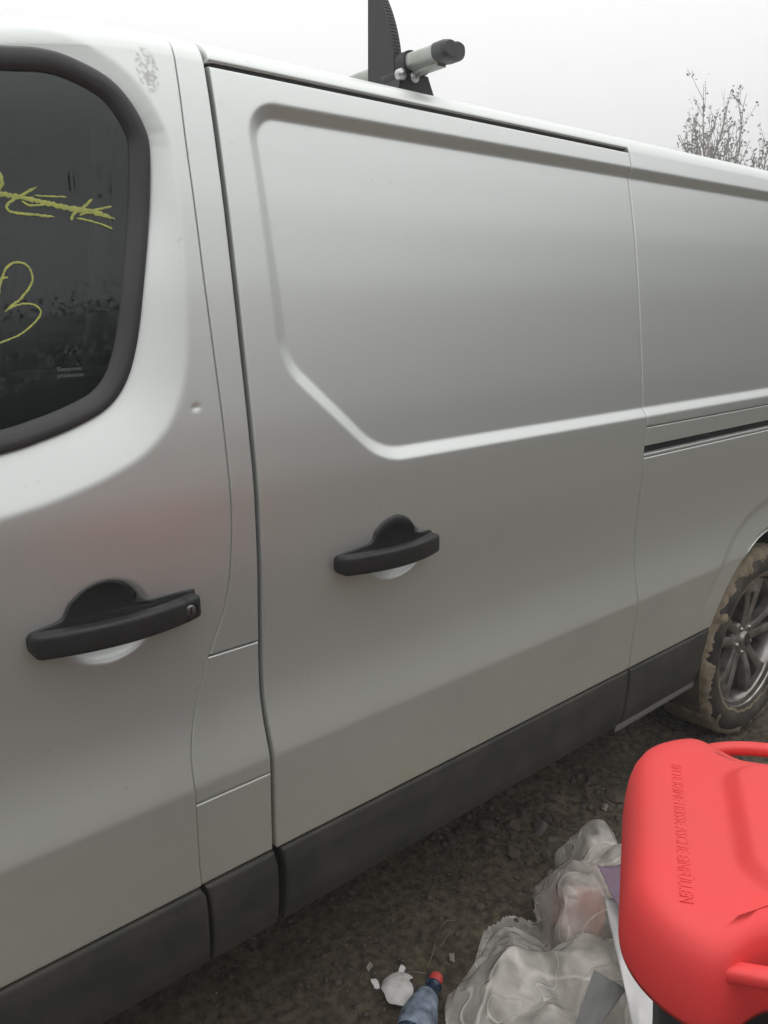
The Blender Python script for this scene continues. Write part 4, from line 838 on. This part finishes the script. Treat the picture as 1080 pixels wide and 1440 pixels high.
for k, (x, y, s) in enumerate(sp_list):
    co, F = stone_mesh(100+k, 3); a = rng.random()*6; c, s_ = math.cos(a), math.sin(a); co = co*s; co = np.stack([co[:, 0]*c-co[:, 1]*s_, co[:, 0]*s_+co[:, 1]*c, co[:, 2]], -1)+np.array([x, y, gz(x, y)+s*.22])
    lab, grp = ('small dirt clod leaning on the white foam dish', 'clods at the foam dish') if .9 < x < .95 else ('rough brown stone lying loose on the dirt by the van', 'loose brown stones') if k % 3 else ('rough grey stone lying loose on the dirt by the van', 'loose grey stones')
    tag(auto_sharp(obj_np('stone', co, F, STONE if k % 3 or .9 < x < .95 else STONE2), 25), lab, 'stone', grp)
def scatter(name, n, smin, smax, m, seed, region):
    rg = np.random.default_rng(seed); protos = [stone_mesh(200+k, 1) for k in range(8)]; VV, FF = [], []; off = 0
    x0, x1, y0, y1 = region; xs = rg.uniform(x0, x1, n); ys = rg.uniform(y0, y1, n); dens = vnoise2(xs, ys, 4, 77, 2); ok = dens > rg.uniform(-.55, .45, n); zs = ground_h(xs, ys)
    for x, y, z in zip(xs[ok], ys[ok], zs[ok]):
        co, F = protos[rg.integers(8)]; s = smin*(smax/smin)**(rg.random()**2.2); a = rg.random()*6; c, s_ = math.cos(a), math.sin(a); q = co*s
        q = np.stack([q[:, 0]*c-q[:, 1]*s_, q[:, 0]*s_+q[:, 1]*c, q[:, 2]], -1)+np.array([x, y, z+s*.2]); VV.append(q); FF.append(F+off); off += len(q)
    o = obj_np(name, np.concatenate(VV), np.concatenate(FF), m, None, False); o['kind'] = 'stuff'; tag(o, 'fine loose gravel strewn over the dirt', 'gravel'); return o
scatter('gravel', 9000, .0022, .011, STONE, 1, (.35, 3.4, -.75, .9))
scatter('gravel', 5000, .0018, .007, STONE2, 2, (.35, 3.4, -.75, .9))
scatter('gravel', 1000, .006, .019, STONE, 5, (1.15, 2.5, -.05, .5))
scatter('pale_grit', 1300, .0012, .0038, PALE, 3, (.35, 3.2, -.6, .6))
rgT = np.random.default_rng(12)
VV, FF, off = [], [], 0
for k in range(420):
    x, y = rgT.uniform(.6, 2.2), rgT.uniform(-.4, .4); a = rgT.random()*6.3; L = rgT.uniform(.01, .05); z = gz(x, y)+.003
    pts = [(x, y, z), (x+math.cos(a)*L*.5+.003, y+math.sin(a)*L*.5, z+.004*rgT.random()), (x+math.cos(a+.3)*L, y+math.sin(a+.3)*L, z+.003*rgT.random())]
    V, F = tube_np(pts, [.0006, .0005, .0003], 3, False); VV += V; FF += [[i+off for i in f] for f in F]; off += len(V)
o = obj_np('dry_stalks', VV, FF, TWIG); o['kind'] = 'stuff'; tag(o, 'scattered dry grass stalks and fibres on the dirt', 'dry stalks')
for k, (x, y, L, a) in enumerate([(1.00, .00, .075, .35), (.985, -.01, .06, 2.6), (1.06, .02, .05, .1), (.93, -.085, .06, 1.9), (1.03, .15, .07, .9), (1.15, .06, .05, 2.9)]):
    z = gz(x, y)+.005; P = catmull([(x, y, z), (x+math.cos(a)*L*.5, y+math.sin(a)*L*.5+.004, z+.006), (x+math.cos(a+.2)*L, y+math.sin(a+.2)*L, z+.003)], 8); V, F = tube_np(P, np.linspace(.0016, .0008, 8), 6)
    tag(obj_np('twig', V, F, TWIG), 'thin dry twig lying on the dirt near the bottle', 'twig', 'dry twigs near the bottle')

# ------------------------------------------------------------------ trees
def sapling(name, loc, height, spread, seed, label, nstem=7, split=.45):
    rg = np.random.default_rng(seed); root = tag(empty(name, loc), label, 'tree'); TV, TF, to = [], [], 0; LV, LF, lo = [], [], 0
    def tube(P, r0, r1, seg=5):
        nonlocal to; V, F = tube_np(P, np.linspace(r0, r1, len(P)), seg, False); TV.extend(V); TF.extend([[i+to for i in f] for f in F]); to += len(V)
    def leaves(P, n, sz):
        nonlocal lo
        for _ in range(n):
            p = P[rg.integers(len(P)//3, len(P))]+rg.normal(size=3)*.035; a = rg.normal(size=3); a /= np.linalg.norm(a); b = np.cross(a, rg.normal(size=3)); b /= np.linalg.norm(b); s = sz*(.6+.8*rg.random())
            for q in (p-a*s*.5, p+b*s*.28, p+a*s*.5, p-b*s*.28): LV.append(q)
            LF.append([lo, lo+1, lo+2, lo+3]); lo += 4
    def branch(p, d, L, r, lev):
        P = [p]; n = 9
        for k in range(n):
            d = d+rg.normal(size=3)*.05+np.array([0, 0, .05]); d /= np.linalg.norm(d); P.append(P[-1]+d*L/n)
        P = np.array(P); tube(P, r, r*.3, 6 if lev == 0 else 4)
        if lev < 3:
            for _ in range([6, 4, 2][lev]):
                k = rg.integers(2, n); dd = d+rg.normal(size=3)*([.55, .55, .6][lev]); dd[2] = abs(dd[2])+.45; dd /= np.linalg.norm(dd); branch(P[k], dd, L*rg.uniform(.3, .55), max(.0026, r*.45), lev+1)
        if lev >= 1: leaves(P, [0, 3, 3, 2][lev], .080)
    z0 = height*split; tube(catmull([(0, 0, -.1), (.03, .02, z0*.5), (0, 0, z0)], 10)*1.0, .10, .07, 10)
    for k in range(nstem):
        a = 2*math.pi*k/nstem+rg.random(); lean = spread*(.25+.75*rg.random()); d = np.array([math.cos(a)*lean, math.sin(a)*lean, 1.0]); d /= np.linalg.norm(d)
        branch(np.array([0, 0, z0*(.75+.25*rg.random())]), d, (height-z0)*rg.uniform(.72, 1.0), .038, 0)
    t = obj_np('trunk', np.array(TV)+np.array(loc), TF, BARK, root); c = obj_np('crown', np.array(LV)+np.array(loc), np.array(LF), LEAF, root, False); return root
D1 = 22.0; sapling('young_tree', (.8775*D1, .4796*D1-1.08, 0), 5.75, .20, 5, 'young bare-branched tree with sparse leaves rising beyond the van roof', 11, .45)
D2 = 20.0; sapling('young_tree', (.9045*D2, .4265*D2-1.08, 0), 4.45, .30, 9, 'low bushy sapling beside the taller bare tree beyond the van', 6, .5)
# far wood behind the photographer, seen only as a reflection in the glass and paint
rgw = np.random.default_rng(33); nC = 2600; ang = rgw.uniform(R(185), R(352), nC); rad = rgw.uniform(10.5, 14, nC)
top = lambda a: 4.7+1.6*vnoise2(a*6, a*0, 1.0, 5, 4)
P0 = np.stack([rad*np.cos(ang), rad*np.sin(ang), np.maximum(.2, top(ang)*rgw.random(nC)**.55)], -1); nL = 90
Pc = (P0[:, None]+rgw.normal(size=(nC, nL, 3))*np.array([.35, .35, .30])).reshape(-1, 3); Pc[:, 2] = np.maximum(Pc[:, 2], .05); m_ = len(Pc); a = rgw.normal(size=(m_, 3)); a /= np.linalg.norm(a, axis=1)[:, None]; b = np.cross(a, rgw.normal(size=(m_, 3))); b /= np.linalg.norm(b, axis=1)[:, None]
s = rgw.uniform(.02, .055, m_)[:, None]; Vw = np.stack([Pc-a*s, Pc+b*s*.5, Pc+a*s, Pc-b*s*.5], 1).reshape(-1, 3); Fw = np.arange(m_*4).reshape(-1, 4)
aa = np.linspace(R(183), R(354), 260); core = np.stack([np.stack([(12.3+.7*np.sin(aa*37)+k*.15)*np.cos(aa), (12.3+.7*np.sin(aa*37)+k*.15)*np.sin(aa), (top(aa)*.86+.25*vnoise2(aa*60, aa*0, 1, 8, 3))*k/5], -1) for k in range(6)])
Fc = grid_faces(6, 260)+len(Vw)
wd = obj_np('far_wood', np.concatenate([Vw, core.reshape(-1, 3)]), np.concatenate([Fw, Fc]), WOODM, None, False); wd['kind'] = 'stuff'; tag(wd, 'dark band of trees round the yard', 'wood')

# ------------------------------------------------------------------ fog
hm = bpy.data.materials.new('fog'); hm.use_nodes = True; t = hm.node_tree; t.nodes.clear(); o = N(t, 'ShaderNodeOutputMaterial'); pv = N(t, 'ShaderNodeVolumePrincipled')
pv.inputs['Color'].default_value = (.97, .975, .98, 1); pv.inputs['Density'].default_value = .015; pv.inputs['Anisotropy'].default_value = .3; t.links.new(pv.outputs[0], o.inputs['Volume'])
hb = rbox('haze', (-150, -150, -1.2), (150, 150, 10.5), hm, None, 0); hb['kind'] = 'stuff'; tag(hb, 'pale fog filling the air over the yard', 'fog')
